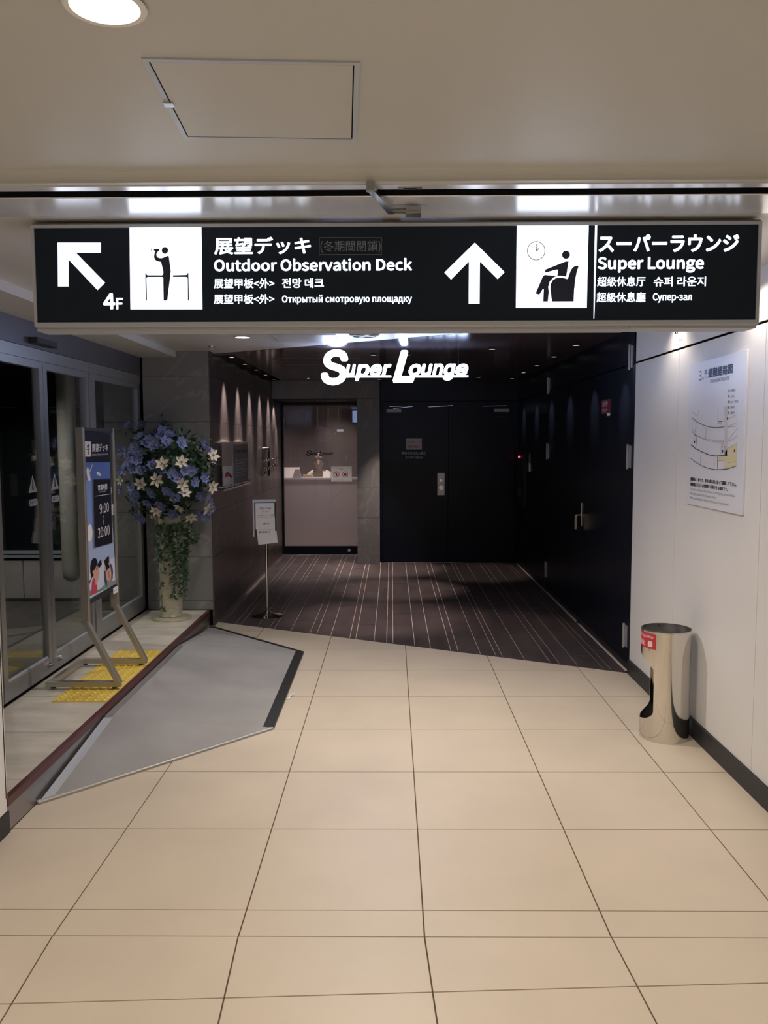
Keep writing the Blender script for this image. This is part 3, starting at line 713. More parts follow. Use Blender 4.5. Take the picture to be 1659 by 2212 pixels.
for (a, b, hy, nm) in ((5.702, 7.218, 5.77, 'door_1'), (7.222, 8.775, 8.77, 'door_2')):
    d = struct(bx(1.620, 1.640, a, b, 0.055, 2.095).build(nm, M_black, bevel=0.0015))
    bx(1.624, 1.640, a, b, 0.012, 0.052).build('seal', M_base, d)
    for z in (0.24, 1.478, 2.15): hinge(hy, z, d)
    if nm == 'door_1':
        MB().box(1.613, 1.620, 7.155, 7.20, 0.86, 1.06).build('handle_plate', M_steel, d, bevel=0.002)
        MB().cyl((1.613, 7.18, 0.955), (1.575, 7.18, 0.955), 0.010, 12).bar((1.575, 7.19, 0.955), (1.575, 7.19, 0.83), 0.02, 0.012).build('handle', M_chrome, d, bevel=0.002)
        MB().box(1.60, 1.62, 7.19, 7.218, 0.012, 0.04).build('floor_guide', M_base, d)
# red plate on the black wall
place_r = lambda u, v, n: (1.6195 - n, 6.55 - u, 1.775 + v)
rp = thing('red_warning_plate', 'small red plate with white lettering on the near black door', 'sign', (1.618, 6.42, 1.83))
MB().box(1.6165, 1.6195, 6.285, 6.555, 1.79, 1.895).build('plate', mat('dark_red_plate', (0.16, 0.012, 0.018), 0.4), rp)
pr = lambda u, v, n: (1.6164 - n, 6.555 - u, 1.79 + v)
write('lettering', '消火栓', (0.03, 0.055, 0.19, 0.095), pr, M_paper, rp, lift=0.0004)
write('lettering', 'スプリンクラー', (0.03, 0.015, 0.19, 0.04), pr, M_paper, rp, lift=0.0004)
MB().box(1.6155, 1.6165, 6.287, 6.37, 1.772, 1.792).build('label', M_paper, rp)
# card reader panel and switch plate
cp = thing('intercom_panel', 'black intercom panel with a red light by the far corner', 'panel', (1.62, 10.6, 1.2))
MB().box(1.600, 1.620, 10.18, 10.90, 0.78, 1.455).build('body', M_base, cp, bevel=0.003)
MB().ball((1.599, 10.62, 1.385), 0.011, 10, 8).build('indicator', M_led, cp)
MB().box(1.597, 1.600, 10.20, 10.88, 1.448, 1.455).build('top_edge', M_steel, cp)
for i in range(5): MB().box(1.598, 1.600, 10.28, 10.30, 1.36 - i * 0.06, 1.39 - i * 0.06).build('key', M_grayink, cp)
for i in range(3): MB().box(1.598, 1.600, 10.42 + i * 0.11, 10.43 + i * 0.11, 0.90, 0.99).build('slot', M_grayink, cp)
sp = thing('key_switch_plate', 'narrow steel switch plate left of the near hinges on the black wall', 'switch', (1.62, 9.97, 1.33))
MB().box(1.613, 1.620, 9.90, 10.03, 1.33, 1.435).build('upper_plate', M_alu, sp, bevel=0.001)
MB().box(1.609, 1.620, 9.92, 10.05, 1.225, 1.325).build('lower_plate', M_steel, sp, bevel=0.001)
sp['label'] = 'narrow steel switch plate between the red-lit intercom and the hinged doors'

# ------------------------------------------------------------------ far black double door
wbb = struct(MB().box(-0.158, 1.64, 10.965, 11.2, 0, 2.6).build('wall_far_back', M_dkgap))
bx(-0.157, 1.62, 10.93, 10.962, 2.100, 2.36).build('panel', M_black, wbb)
bx(-0.157, -0.125, 10.93, 10.962, 0, 2.096).build('jamb', M_black, wbb)
bx(1.588, 1.62, 10.93, 10.962, 0, 2.096).build('jamb', M_black, wbb)
dA = struct(bx(-0.122, 0.728, 10.932, 10.962, 0.008, 2.094).build('door_3', M_black, bevel=0.0015))
dB = struct(bx(0.731, 1.585, 10.932, 10.962, 0.008, 2.094).build('door_4', M_black, bevel=0.0015))
MB().box(0.589, 0.683, 10.926, 10.932, 0.882, 1.172).build('lock_plate', M_alu, dA, bevel=0.001)
MB().cyl((0.635, 10.927, 1.075), (0.635, 10.918, 1.075), 0.018, 20).build('key_cylinder', M_steel, dA)
MB().lathe([(0.026, 0), (0.03, 0.01)], (0, 0, 0), 4)
MB().cone((0.638, 10.927, 0.982), (0.638, 10.895, 0.982), 0.020, 0.030, 20).build('knob', M_chrome, dA, smooth=True)
MB().box(-0.07, 0.12, 10.90, 10.932, 1.955, 1.995).build('door_closer', M_hinge, dA, bevel=0.002)
MB().bar((0.02, 10.885, 2.003), (0.27, 10.885, 2.030), 0.016, 0.006).bar((-0.03, 10.885, 2.03), (0.14, 10.885, 2.035), 0.014, 0.006).build('closer_arm', M_steel, dA)
MB().box(1.315, 1.51, 10.90, 10.932, 1.955, 1.998).build('door_closer', M_hinge, dB, bevel=0.002)
MB().bar((1.17, 10.885, 2.030), (1.47, 10.885, 2.036), 0.016, 0.006).build('closer_arm', M_steel, dB)
MB().bar((0.47, 10.925, 2.024), (0.785, 10.925, 2.041), 0.008, 0.006).build('stay_rod', M_steel, dB)
MB().bar((-0.1, 10.93, 0.003), (0.9, 10.93, 0.003), 0.01, 0.004).build('threshold', M_steel, dA)
pd = lambda u, v, n: (u, 10.9318 - n, v)
ns = thing('door_notice', 'small white notice with red lettering on the far black door', 'notice', (0.284, 10.931, 1.55))
MB().box(0.182, 0.386, 10.9300, 10.9318, 1.475, 1.618).build('card', M_paper, ns)
write('lettering', '防火扉につき', (0.205, 1.562, 0.363, 1.592), lambda u, v, n: (u, 10.9298 - n, v), M_redink, ns)
write('lettering', '開放禁止', (0.205, 1.493, 0.363, 1.535), lambda u, v, n: (u, 10.9298 - n, v), M_redink, ns)
write('lettering', '関係者以外立入禁止', (0.128, 1.412, 0.440, 1.448), pd, M_palegray, dA, bold=0.0075)
write('lettering', 'STAFF ONLY', (0.170, 1.358, 0.398, 1.384), pd, M_palegray, dA, bold=0.015)
write('lettering', 'FC-BY3-SB03-03B', (1.305, 1.892, 1.50, 1.908), pd, M_base, dB)

# ------------------------------------------------------------------ glass door to the reception
gd = struct(MB().box(-1.530, -0.447, 11.70, 11.76, 2.085, 2.14).box(-1.530, -0.447, 11.70, 11.76, 0.004, 0.118).box(-1.530, -1.508, 11.70, 11.76, 0.118, 2.085).box(-0.470, -0.447, 11.70, 11.76, 0.118, 2.085).build('door_5', M_black))
MB().box(-1.508, -0.470, 11.722, 11.732, 0.118, 2.085).build('pane', M_glass2, gd)
MB().cyl((-0.602, 11.70, 0.062), (-0.602, 11.692, 0.062), 0.022, 20).build('floor_lock', M_steel, gd)
pg = lambda u, v, n: (u, 11.7215 - n, v)
write('lettering', 'S', (-1.195, 1.385, -1.115, 1.460), pg, M_ink, gd, font='inter', bold=0.0225, shear=0.2)
write('lettering', 'uper', (-1.135, 1.388, -1.020, 1.432), pg, M_ink, gd, font='inter', bold=0.0225, shear=0.25)
write('lettering', 'L', (-1.015, 1.385, -0.965, 1.452), pg, M_ink, gd, font='inter', bold=0.0225, shear=0.25)
write('lettering', 'ounge', (-0.970, 1.388, -0.818, 1.430), pg, M_ink, gd, font='inter', bold=0.0225, shear=0.25)
nn = thing('prohibition_notice', 'white notice with two red prohibition circles stuck on the glass door', 'notice', (-0.70, 11.722, 1.13))
MB().box(-0.848, -0.560, 11.7185, 11.7215, 1.025, 1.235).build('card', M_paper, nn)
pn = lambda u, v, n: (u, 11.7182 - n, v)
for cx in (-0.775, -0.652):
    rr = MB(); N = 28
    for i in range(N):
        a0, a1 = 2 * math.pi * i / N, 2 * math.pi * (i + 1) / N
        rr.face([pn(cx + r * math.cos(a), 1.125 + r * math.sin(a), 0) for r, a in ((0.042, a0), (0.042, a1), (0.034, a1), (0.034, a0))])
    rr.face([pn(cx - 0.028, 1.149, 0.0002), pn(cx - 0.022, 1.154, 0.0002), pn(cx + 0.028, 1.101, 0.0002), pn(cx + 0.022, 1.096, 0.0002)])
    rr.build('prohibition_ring', M_redink, nn)
MB().face([pn(*p, 0.0001) for p in ((-0.782, 1.10), (-0.768, 1.10), (-0.764, 1.125), (-0.770, 1.145), (-0.774, 1.155), (-0.780, 1.145), (-0.786, 1.125))]).build('symbol', M_ink, nn)
MB().face([pn(*p, 0.0001) for p in ((-0.668, 1.105), (-0.638, 1.105), (-0.634, 1.135), (-0.645, 1.145), (-0.66, 1.137), (-0.672, 1.14))]).build('symbol', M_ink, nn)
write('lettering', 'ご遠慮', (-0.745, 1.190, -0.682, 1.206), pn, M_ink, nn)
write('lettering', 'ペットボトル・食品の持込みはご遠慮ください', (-0.82, 1.052, -0.66, 1.062), pn, M_ink, nn)
write('lettering', '飲食物のお持ち込みはご遠慮いただいております', (-0.82, 1.036, -0.60, 1.047), pn, M_ink, nn)

# ------------------------------------------------------------------ reception behind the glass
struct(MB().box(-2.9, -2.8, 11.9, 15.1, 0, 2.6).build('wall_reception_left', M_recwall))
struct(MB().box(-2.9, 0.4, 15.0, 15.1, 0, 2.6).build('wall_reception_back', M_recwall))
struct(MB().box(-0.35, -0.25, 11.9, 15.0, 0, 2.6).build('wall_reception_right', M_vest))
struct(MB().box(-2.9, 0.4, 11.77, 15.1, 2.42, 2.5).build('ceiling', M_recwall))
ct = thing('reception_counter', 'grey reception counter with flat top behind the glass door', 'counter', (-1.5, 12.7, 0))
MB().box(-2.75, -0.36, 12.62, 13.0, 0.0, 1.005).build('front', M_counter, ct)
MB().box(-2.78, -0.355, 12.60, 13.06, 1.005, 1.035).build('top', M_counter, ct, bevel=0.003)
for x in (-1.72, -1.52, -1.32, -1.13, -0.95):
    spot((x, 14.93, 2.40), 5, 30, 1.0, (1.0, 0.75, 0.66), aim=(0, 0.11, -1), size=0.004, scale=(0.2, 1, 1))
spot((-1.15, 13.2, 2.40), 55, 60, 0.8, (1.0, 0.84, 0.72), size=0.03)
spot((-0.75, 12.2, 2.40), 40, 90, 0.9, (1.0, 0.84, 0.76), size=0.03)
spot((-1.6, 12.3, 2.40), 34, 90, 0.9, (1.0, 0.82, 0.76), size=0.03)
# things on the counter
t = thing('desk_sign', 'wide white leaning display card at left end of the reception counter', 'card', (-1.6, 12.85, 1.035))
MB().prism([(-1.68, 12.80, 1.035), (-1.45, 12.80, 1.035), (-1.41, 12.88, 1.19), (-1.72, 12.88, 1.19)], (0, 0.006, 0)).build('card', M_paper, t)
MB().box(-1.72, -1.42, 12.879, 12.89, 1.19, 1.20).build('top_rail', M_steel, t)
t = thing('document_box', 'dark grey tapered document box beside the white display card', 'box', (-1.42, 12.85, 1.035))
MB().prism([(-1.50, 12.65, 1.035), (-1.37, 12.65, 1.035), (-1.40, 12.65, 1.165), (-1.46, 12.65, 1.165)], (0, 0.12, 0)).build('body', M_counter, t)
t = thing('tan_folder', 'low tan folder lying on the reception counter left of the person', 'folder', (-1.32, 12.9, 1.035))
MB().prism([(-1.36, 12.84, 1.035), (-1.20, 12.84, 1.035), (-1.22, 12.84, 1.06), (-1.30, 12.84, 1.075), (-1.36, 12.84, 1.08)], (0, 0.1, 0)).build('cover', mat('tan_card', (0.42, 0.27, 0.15), 0.7), t)
t = thing('desk_calendar', 'white standing calendar sheet on the counter right of the person', 'calendar', (-1.0, 12.88, 1.035))
MB().prism([(-1.06, 12.84, 1.035), (-0.95, 12.84, 1.035), (-0.95, 12.89, 1.13), (-1.06, 12.89, 1.13)], (0, 0.004, 0)).build('sheet', M_paper, t)
for i in range(7): MB().tube([(-1.05 + i * 0.015, 12.885, 1.125), (-1.05 + i * 0.015, 12.89, 1.135), (-1.05 + i * 0.015, 12.896, 1.128)], 0.0012, 5).build('ring', M_steel, t)
t = thing('wall_switch', 'small white switch plate on the reception wall above the notice', 'switch', (-0.80, 14.99, 1.29))
MB().box(-0.83, -0.785, 14.985, 15.0, 1.24, 1.34).build('plate', M_paper, t, bevel=0.002)
t = thing('wall_picture', 'pale fan-shaped wall picture on the reception back wall', 'picture', (-1.1, 14.99, 1.73))
MB().prism([(-1.29, 14.985, 1.57), (-1.16, 14.985, 1.575), (-0.99, 14.985, 1.71), (-1.02, 14.985, 1.75), (-1.18, 14.985, 1.83), (-1.29, 14.985, 1.84)], (0, 0.012, 0)).build('panel', M_palegray, t)
for i in range(5): MB().bar((-1.285, 14.982, 1.60 + i * 0.05), (-1.03, 14.982, 1.70 + i * 0.012), 0.002, 0.008).build('stripe', M_grayink, t)
t = thing('wall_monitor', 'small dark wall monitor with a pale window on the reception back wall', 'monitor', (-0.9, 14.99, 1.78))
MB().box(-0.99, -0.83, 14.97, 15.0, 1.68, 1.83).build('body', M_base, t, bevel=0.002)
MB().box(-0.975, -0.86, 14.967, 14.971, 1.755, 1.795).build('screen', mat('dim_screen', (.3, .3, .32), .3, emit=(.7, .75, .8), estr=0.25), t)

# receptionist, seated behind the counter, head bent over the desk
def skin_body(name, pts, edges, radii, m, parent, root=0, lv=2):
    b = base_of(parent); me = bpy.data.meshes.new(name)
    me.from_pydata([tuple(Vector(p) - b) for p in pts], edges, []); o = link_mesh(name, me, m, parent)
    sk = o.modifiers.new('skin', 'SKIN'); sk.use_smooth_shade = True
    for i, r in enumerate(radii):
        sv = me.skin_vertices[0].data[i]; sv.radius = (r, r) if not isinstance(r, tuple) else r; sv.use_root = (i == root)
    ss = o.modifiers.new('sub', 'SUBSURF'); ss.levels = lv; ss.render_levels = lv
    return o
px, py = -1.165, 13.62
pe = thing('person', 'person with black hair in a white shirt bent over the reception desk', 'person', (px, py, 0.0))
pts = [(px, py + .05, .52), (px, py + .03, .70), (px, py, .90), (px, py - .05, 1.06), (px, py - .09, 1.13), (px, py - .13, 1.19),
       (px - .10, py - .05, 1.05), (px - .17, py - .05, 1.02), (px - .22, py - .10, .84), (px - .14, py - .30, .80), (px - .10, py - .38, .80),
       (px + .10, py - .05, 1.05), (px + .17, py - .05, 1.02), (px + .22, py - .10, .84), (px + .14, py - .30, .80), (px + .10, py - .38, .80),
       (px - .09, py, .50), (px - .11, py - .32, .50), (px - .11, py - .34, .28), (px - .11, py - .33, .08), (px - .11, py - .40, .05),
       (px + .09, py, .50), (px + .11, py - .32, .50), (px + .11, py - .34, .28), (px + .11, py - .33, .08), (px + .11, py - .40, .05)]
ed = [(0, 1), (1, 2), (2, 3), (3, 4), (4, 5), (3, 6), (6, 7), (7, 8), (8, 9), (9, 10), (3, 11), (11, 12), (12, 13), (13, 14), (14, 15),
      (0, 16), (16, 17), (17, 18), (18, 19), (19, 20), (0, 21), (21, 22), (22, 23), (23, 24), (24, 25)]
rd = [.12, .11, .12, .09, .045, .045, .07, .055, .045, .032, .025, .07, .055, .045, .032, .025, .085, .07, .055, .04, .03, .085, .07, .055, .04, .03]
body = skin_body('body', pts, ed, rd, M_skin, pe)
tp = [(px, py + .03, .62), (px, py, .90), (px, py - .05, 1.06), (px - .10, py - .05, 1.05), (px - .175, py - .05, 1.02), (px - .225, py - .10, .84), (px - .15, py - .28, .80),
      (px + .10, py - .05, 1.05), (px + .175, py - .05, 1.02), (px + .225, py - .10, .84), (px + .15, py - .28, .80)]
skin_body('shirt', tp, [(0, 1), (1, 2), (2, 3), (3, 4), (4, 5), (5, 6), (2, 7), (7, 8), (8, 9), (9, 10)], [.135, .135, .105, .085, .068, .056, .042, .085, .068, .056, .042], M_shirt, pe)
MB().lathe([(0.142, 0.60), (0.150, 0.75), (0.148, 0.90), (0.13, 1.0), (0.10, 1.05), (0.095, 1.05)], (px + .012, py, 0), 20, cap=False).build('vest', M_vestc, pe, smooth=True)
hc = Vector((px + 0.0, py - .185, 1.255))
MB().ball(hc, 0.098, 20, 14, (0.80, 0.95, 1.15)).ball(hc + Vector((0, -.092, -.03)), 0.016, 8, 6, (0.8, 1, 1.3)).ball(hc + Vector((-.078, 0, -.01)), 0.02, 8, 6, (.4, 1, 1.4)).ball(hc + Vector((.078, 0, -.01)), 0.02, 8, 6, (.4, 1, 1.4)).build('head', M_skin, body, smooth=True)
MB().ball(hc + Vector((-.03, -.084, 0.0)), 0.009, 8, 6, (1.4, .5, .5)).ball(hc + Vector((.03, -.084, 0.0)), 0.009, 8, 6, (1.4, .5, .5)).build('eyes', M_hair, body, smooth=True)
MB().ball(hc + Vector((0, -.086, -.062)), 0.012, 8, 6, (1.6, .5, .4)).build('mouth', M_redink, body, smooth=True)
MB().ball(hc + Vector((0, .022, .028)), 0.108, 20, 14, (0.86, 0.98, 1.05)).ball(hc + Vector((0, .10, .02)), 0.045, 12, 8).ball(hc + Vector((-.03, -.062, .055)), 0.045, 10, 8, (1.1, .7, .8)).ball(hc + Vector((.03, -.062, .055)), 0.045, 10, 8, (1.1, .7, .8)).build('hair', M_hair, pe, smooth=True)
for side in (-1, 1):
    for i in range(4):
        bx_ = px + side * (0.075 - 0.02 * i + .025); MB().tube([(bx_, py - .345, .80), (bx_ - side * .005, py - .40, .80), (bx_ - side * .006, py - .43, .785)], [.010, .009, .007], 6).build('finger', M_skin, body, smooth=True)
MB().tube([hc + Vector((-.03, .0, .115)), hc + Vector((-.018, -.02, .14)), hc + Vector((0, -.01, .125)), hc + Vector((.02, -.02, .142)), hc + Vector((.03, 0, .115))], .007, 8).build('hair_ribbon', M_paper, pe, smooth=True)
t = thing('desk_behind_counter', 'low work desk behind the reception counter', 'desk', (-1.6, 13.15, 0))
MB().box(-2.7, -0.4, 13.062, 13.12, 0.0, 0.745).build('panel', M_counter, t); MB().box(-2.7, -0.4, 13.062, 13.165, 0.745, 0.765).build('top', M_counter, t)
t = thing('office_stool', 'round stool under the seated person', 'stool', (px, py + .05, 0))
MB().lathe([(0.18, 0.40), (0.19, 0.42), (0.18, 0.445), (0.02, 0.448)], (px, py + .05, 0), 24).build('seat', M_base, t, smooth=True)
MB().cyl((px, py + .05, 0.03), (px, py + .05, .40), 0.025, 12).build('column', M_steel, t)
MB().lathe([(0.2, 0.0), (0.2, 0.012), (0.03, 0.04)], (px, py + .05, 0), 24).build('base', M_steel, t, smooth=True)
# ------------------------------------------------------------------ left glass doors
GX = -2.12
hd = struct(MB().box(GX - 0.10, GX, 3.3, 7.15, 2.145, 2.30).build('trim_10', M_fascia))
struct(MB().box(GX - 0.06, GX - 0.004, 3.3, 7.15, 2.075, 2.143).build('trim_11', M_doorframe))
def leaf(nm, y0, y1, stile=0.055, bot=0.10, x=GX - 0.03):
    f = MB().box(x - 0.02, x + 0.02, y0, y0 + stile, PZ + 0.012, 2.074).box(x - 0.02, x + 0.02, y1 - stile, y1, PZ + 0.012, 2.074)
    f.box(x - 0.02, x + 0.02, y0 + stile, y1 - stile, PZ + 0.012, PZ + 0.012 + bot).box(x - 0.02, x + 0.02, y0 + stile, y1 - stile, 2.03, 2.074)
    d = struct(f.build(nm, M_doorframe))
    MB().box(x - 0.004, x + 0.004, y0 + stile, y1 - stile, PZ + 0.012 + bot, 2.03).build('pane', M_glass, d)
    MB().box(x + 0.004, x + 0.012, y0 + stile, y1 - stile, PZ + 0.012 + bot, PZ + 0.024 + bot).build('glazing_bead', M_aluw, d)
    return d
d6 = leaf('door_6', 4.50, 5.165)
d7 = leaf('door_7', 5.17, 5.93)
d8 = leaf('window_1', 6.02, 7.13, 0.05, 0.12)
struct(MB().box(GX - 0.07, GX - 0.002, 5.935, 6.015, PZ, 2.143).build('trim_12', M_doorframe))
dd = struct(leaf('window_2', 3.31, 4.49, 0.05, 0.12))
struct(MB().box(GX - 0.055, GX - 0.006, 3.3, 7.14, PZ, PZ + 0.010).build('trim_13', M_dkgap))
for y, d in ((5.09, d6), (5.245, d7)):
    MB().cyl((GX - 0.012, y, PZ + 0.075), (GX + 0.012, y, PZ + 0.075), 0.018, 14).cyl((GX + 0.012, y, PZ + 0.075), (GX + 0.02, y, PZ + 0.075), 0.010, 12).build('floor_bolt', M_steel, d)
for (yc, d) in ((5.00, d6), (5.33, d7)):
    pl = lambda u, v, n, yc=yc: (GX - 0.0258 + n, yc + u, v)
    MB().face([pl(-.062, 1.288, 0), pl(.062, 1.288, 0), pl(0, 1.392, 0)]).build('warning_triangle', M_palegray, d)
    MB().face([pl(-.010, 1.305, .0005), pl(.010, 1.305, .0005), pl(.005, 1.365, .0005), pl(-.005, 1.365, .0005)]).build('triangle_mark', M_ink, d)
    MB().face([pl(a, b, 0) for a, b in circ(-.04, 1.228, .020, .020, 10, 90, 270) + circ(.04, 1.228, .020, .020, 10, -90, 90)]).build('auto_door_label', M_palegray, d)
    write('lettering', '自動ドア', (-.045, 1.217, .045, 1.239), lambda u, v, n, yc=yc: (GX - 0.0252 + n, yc + u, v), M_ink, d)
MB().box(GX + 0.0, GX + 0.055, 4.95, 5.25, 2.165, 2.20).build('sensor', M_base, hd, bevel=0.004)
# vestibule beyond the glass
wv = struct(MB().box(-6.0, -2.44, 7.62, 7.8, 0, 2.6).build('wall_vestibule', M_void))
for a, b in ((-4.55, -3.38), (-3.37, -2.47)):
    bx(a, b, 7.590, 7.62, PZ + 0.02, 0.512).build('panel', M_vest, wv)
bx(-6, -2.44, 7.585, 7.62, 0.14, 0.16).build('skirting', M_vestdk, wv)
for z0_, z1_ in ((0.535, 0.560), (0.572, 0.600)):
    bx(-6, -2.44, 7.570, 7.62, z0_, z1_).build('window_rail', M_aluw, wv)
w3 = struct(MB().box(-6, -2.45, 7.600, 7.612, 0.60, 2.25).build('window_3', M_glass))
struct(MB().box(-6.1, -6.0, 3.2, 7.8, 0, 2.6).build('wall_vestibule_left', M_void))
struct(MB().box(-6.1, -2.2, 3.18, 3.29, 0, 2.6).build('wall_vestibule_near', M_vestdk))
struct(MB().box(-6.1, -2.225, 3.2, 7.8, 2.32, 2.5).build('ceiling', M_vestdk))
pc = thing('round_bottomed_casing', 'tall pale beige casing with rounded lower end behind the glass doors', 'casing', (-2.80, 7.25, 0.37))
MB().lathe([(0.002, 0.0), (0.035, 0.008), (0.062, 0.03), (0.075, 0.07), (0.078, 0.12), (0.078, 1.95)], (-2.80, 7.25, 0.37), 28, cap=False).build('shell', M_pipe, pc, smooth=True)
MB().cyl((-2.80, 7.28, 0.5), (-2.80, 7.57, 0.5), 0.012, 8).cyl((-2.80, 7.28, 1.9), (-2.80, 7.6, 1.9), 0.012, 8).build('wall_bracket', M_alu, pc)
spot((-3.1, 6.4, 2.29), 30, 140, 0.9, NEUT, size=0.05)

# ------------------------------------------------------------------ carpeted ramp
P1 = (-1.562, 4.43, 0.100); P2 = (-1.562, 6.05, 0.100)
T_, B_, C_, D_ = (-1.555, 3.56, 0), (-0.655, 4.53, 0), (-0.665, 6.205, 0), (-1.535, 7.08, 0)
rm = thing('entrance_ramp', 'grey carpeted ramp leading up to the platform of the glass doors', 'ramp', (-1.1, 5.3, 0))
up = lambda p, h: (p[0], p[1], p[2] + h)
t_, b_, c_, d_ = up(T_, .010), up(B_, .010), up(C_, .010), up(D_, .010)
g0 = [T_, B_, C_, D_]; q1 = (P1[0], P1[1], 0); q2 = (P2[0], P2[1], 0)
vs = [P1, P2, t_, b_, c_, d_, q1, q2, T_, B_, C_, D_]
for v_i in (8, 9, 10, 11, 6, 7): vs[v_i] = (vs[v_i][0], vs[v_i][1], 0.001)
MB().add(vs, [(0, 3, 4, 1), (0, 2, 3), (1, 4, 5), (2, 8, 9, 3), (3, 9, 10, 4), (4, 10, 11, 5), (0, 6, 8, 2), (1, 5, 11, 7), (0, 1, 7, 6), (6, 7, 11, 10, 9, 8)]).build('carpet', M_mat, rm)
def edge_strip(a, b, wd, m, name, inward, h=0.014):
    a = Vector(a); b = Vector(b); d = (b - a).normalized(); nn_ = Vector((-d.y, d.x, 0)) * inward
    return MB().prism([a + Vector((0, 0, .001)), b + Vector((0, 0, .001)), b + nn_ * wd + Vector((0, 0, .001)), a + nn_ * wd + Vector((0, 0, .001))], (0, 0, h)).build(name, m, rm, bevel=0.002)
edge_strip(T_, B_, 0.026, M_edge, 'metal_edge', 1, 0.0135).modifiers[0].width = 0.006
edge_strip(B_, C_, 0.062, M_rubber, 'rubber_edge', 1, 0.0165)
edge_strip(C_, D_, 0.035, M_rubber, 'rubber_edge', 1, 0.0145)
for i in range(9):
    f_ = (i + 0.35) / 9; MB().cyl((-0.69, 4.55 + f_ * 1.62, 0.0165), (-0.69, 4.55 + f_ * 1.62, 0.019), 0.006, 10).build('screw', M_steel, rm)
# crease strip along the upper edge of the ramp
MB().prism([(-1.562, 4.44, .103), (-1.562, 6.04, .103), (-1.53, 6.02, .0990), (-1.53, 4.47, .0990)], (0, 0, .003)).build('transition_strip', M_rubber if False else mat('dark_grey_strip', (.19, .19, .195), .6), rm)
MB().prism([(-1.555, 3.58, .0105), (-1.560, 4.42, .1005), (-1.515, 4.42, .0965), (-1.515, 3.63, .0105)], (0, 0, .0025)).build('side_strip', M_aluw, rm)
# scrap of paper by the rubber edge
t = MB().prism([(-0.663, 5.064, 0.003), (-0.633, 5.076, 0.004), (-0.634, 5.114, 0.012), (-0.610, 5.150, 0.016), (-0.616, 5.156, 0.016), (-0.642, 5.130, 0.010), (-0.641, 5.086, 0.006), (-0.667, 5.072, 0.003)], (0, 0, .002)).build('paper_scrap', M_paper)
tag(t, 'tiny crumpled white scrap on the tiles at the black rubber ramp edge', 'scrap')

# ------------------------------------------------------------------ tactile tiles
names = ['nearest the camera', 'second from the camera', 'third from the camera', 'farthest from the camera']
tp0 = None
for i in range(4):
    y0 = 4.575 + i * 0.288
    mb = MB().box(-1.905, -1.598, y0, y0 + 0.285, PZ, PZ + 0.004)
    for a in range(6):
        for b in range(6):
            cx, cy = -1.88 + a * 0.052, y0 + 0.025 + b * 0.047
            mb.cone((cx, cy, PZ + 0.004), (cx, cy, PZ + 0.0085), 0.0125, 0.007, 8)
    o = mb.build('tactile_tile', M_yellow)
    tag(o, 'yellow studded tactile tile on the platform, %s' % names[i], 'tactile tile', 'yellow tactile tiles in front of the glass doors')

# ------------------------------------------------------------------ standing poster frame
sf = thing('poster_stand', 'tall metal floor stand holding the blue opening hours poster', 'poster stand', (-1.78, 5.08, PZ))
PX = -1.785
for y, nm in ((4.815, 'near'), (5.335, 'far')):
    MB().bar((PX, y, 1.672), (PX, y, 0.53), 0.030, 0.045, up=(1, 0, 0)).build('upright', M_bronze, sf, bevel=0.002)
    MB().bar((PX, y, 0.545), (-1.60, y, PZ + 0.035), 0.030, 0.040, up=(0, 1, 0)).build('slanted_leg', M_bronze, sf, bevel=0.002)
    MB().bar((-1.59, y, PZ + 0.035), (-2.03, y, PZ + 0.035), 0.030, 0.032).build('foot_rail', M_bronze, sf, bevel=0.002)
    for xx in (-1.99, -1.63): MB().cyl((xx, y, PZ + 0.009), (xx, y, PZ + 0.020), 0.014, 12).build('foot_pad', M_rubber, sf)
MB().bar((-2.01, 4.83, PZ + 0.035), (-2.01, 5.32, PZ + 0.035), 0.030, 0.032).build('cross_rail', M_bronze, sf, bevel=0.002)
MB().box(PX - 0.022, PX + 0.022, 4.83, 5.32, 1.650, 1.672).build('cross_bar', M_base, sf, bevel=0.001)
MB().box(PX - 0.022, PX + 0.022, 4.83, 5.32, 0.645, 0.672).build('cross_bar', M_base, sf, bevel=0.001)
MB().box(PX - 0.01, PX + 0.012, 4.83, 5.32, 0.672, 1.650).build('board', M_base, sf)
place_p = lambda u, v, n: (PX + 0.012 + n, 4.835 + u, 0.672 + v)
AP = Art([(256, 200), (548, 215), (600, 1850), (345, 2000)], 0.48, 0.985, place_p, sf)
AP.f = homog([(262, 215), (520, 250), (593, 1830), (340, 1985)], [(0.0, 0.985), (0.455, 0.965), (0.48, 0.01), (0, 0.0)])
sky1 = mat('print_sky_deep', (0.10, 0.16, 0.44), .4, spec=0.12); sky2 = mat('print_sky_mid', (0.20, 0.30, 0.58), .4, spec=0.12); sky3 = mat('print_sky_light', (0.34, 0.42, 0.60), .4, spec=0.12)
sky4 = mat('print_sky_pale', (0.55, 0.57, 0.68), .4, spec=0.12); grn = mat('print_green', (0.16, 0.26, 0.18), .5); fac = mat('print_skin', (0.60, 0.32, 0.25), .5)
shr = mat('print_red_shirt', (0.48, 0.05, 0.10), .5); hrm = mat('print_black', (0.012, 0.012, 0.02), .5, spec=0.12); nvy = mat('print_navy', (0.04, 0.08, 0.13), .5, spec=0.12)
AP.poly('header', [(262, 215), (516, 250), (524, 552), (278, 562)], hrm)
AP.poly('sky', [(278, 562), (524, 552), (531, 735), (288, 745)], sky1)
AP.poly('sky', [(288, 745), (531, 735), (560, 1250), (312, 1280)], sky2)
AP.poly('sky', [(312, 1280), (560, 1250), (580, 1560), (328, 1650)], sky3)
AP.poly('sky', [(328, 1650), (580, 1560), (593, 1830), (340, 1985)], sky4)
W_ = M_paper
AP.poly('pictogram_plate', [(275, 337), (338, 337), (341, 498), (281, 500)], W_, lift=.0013)
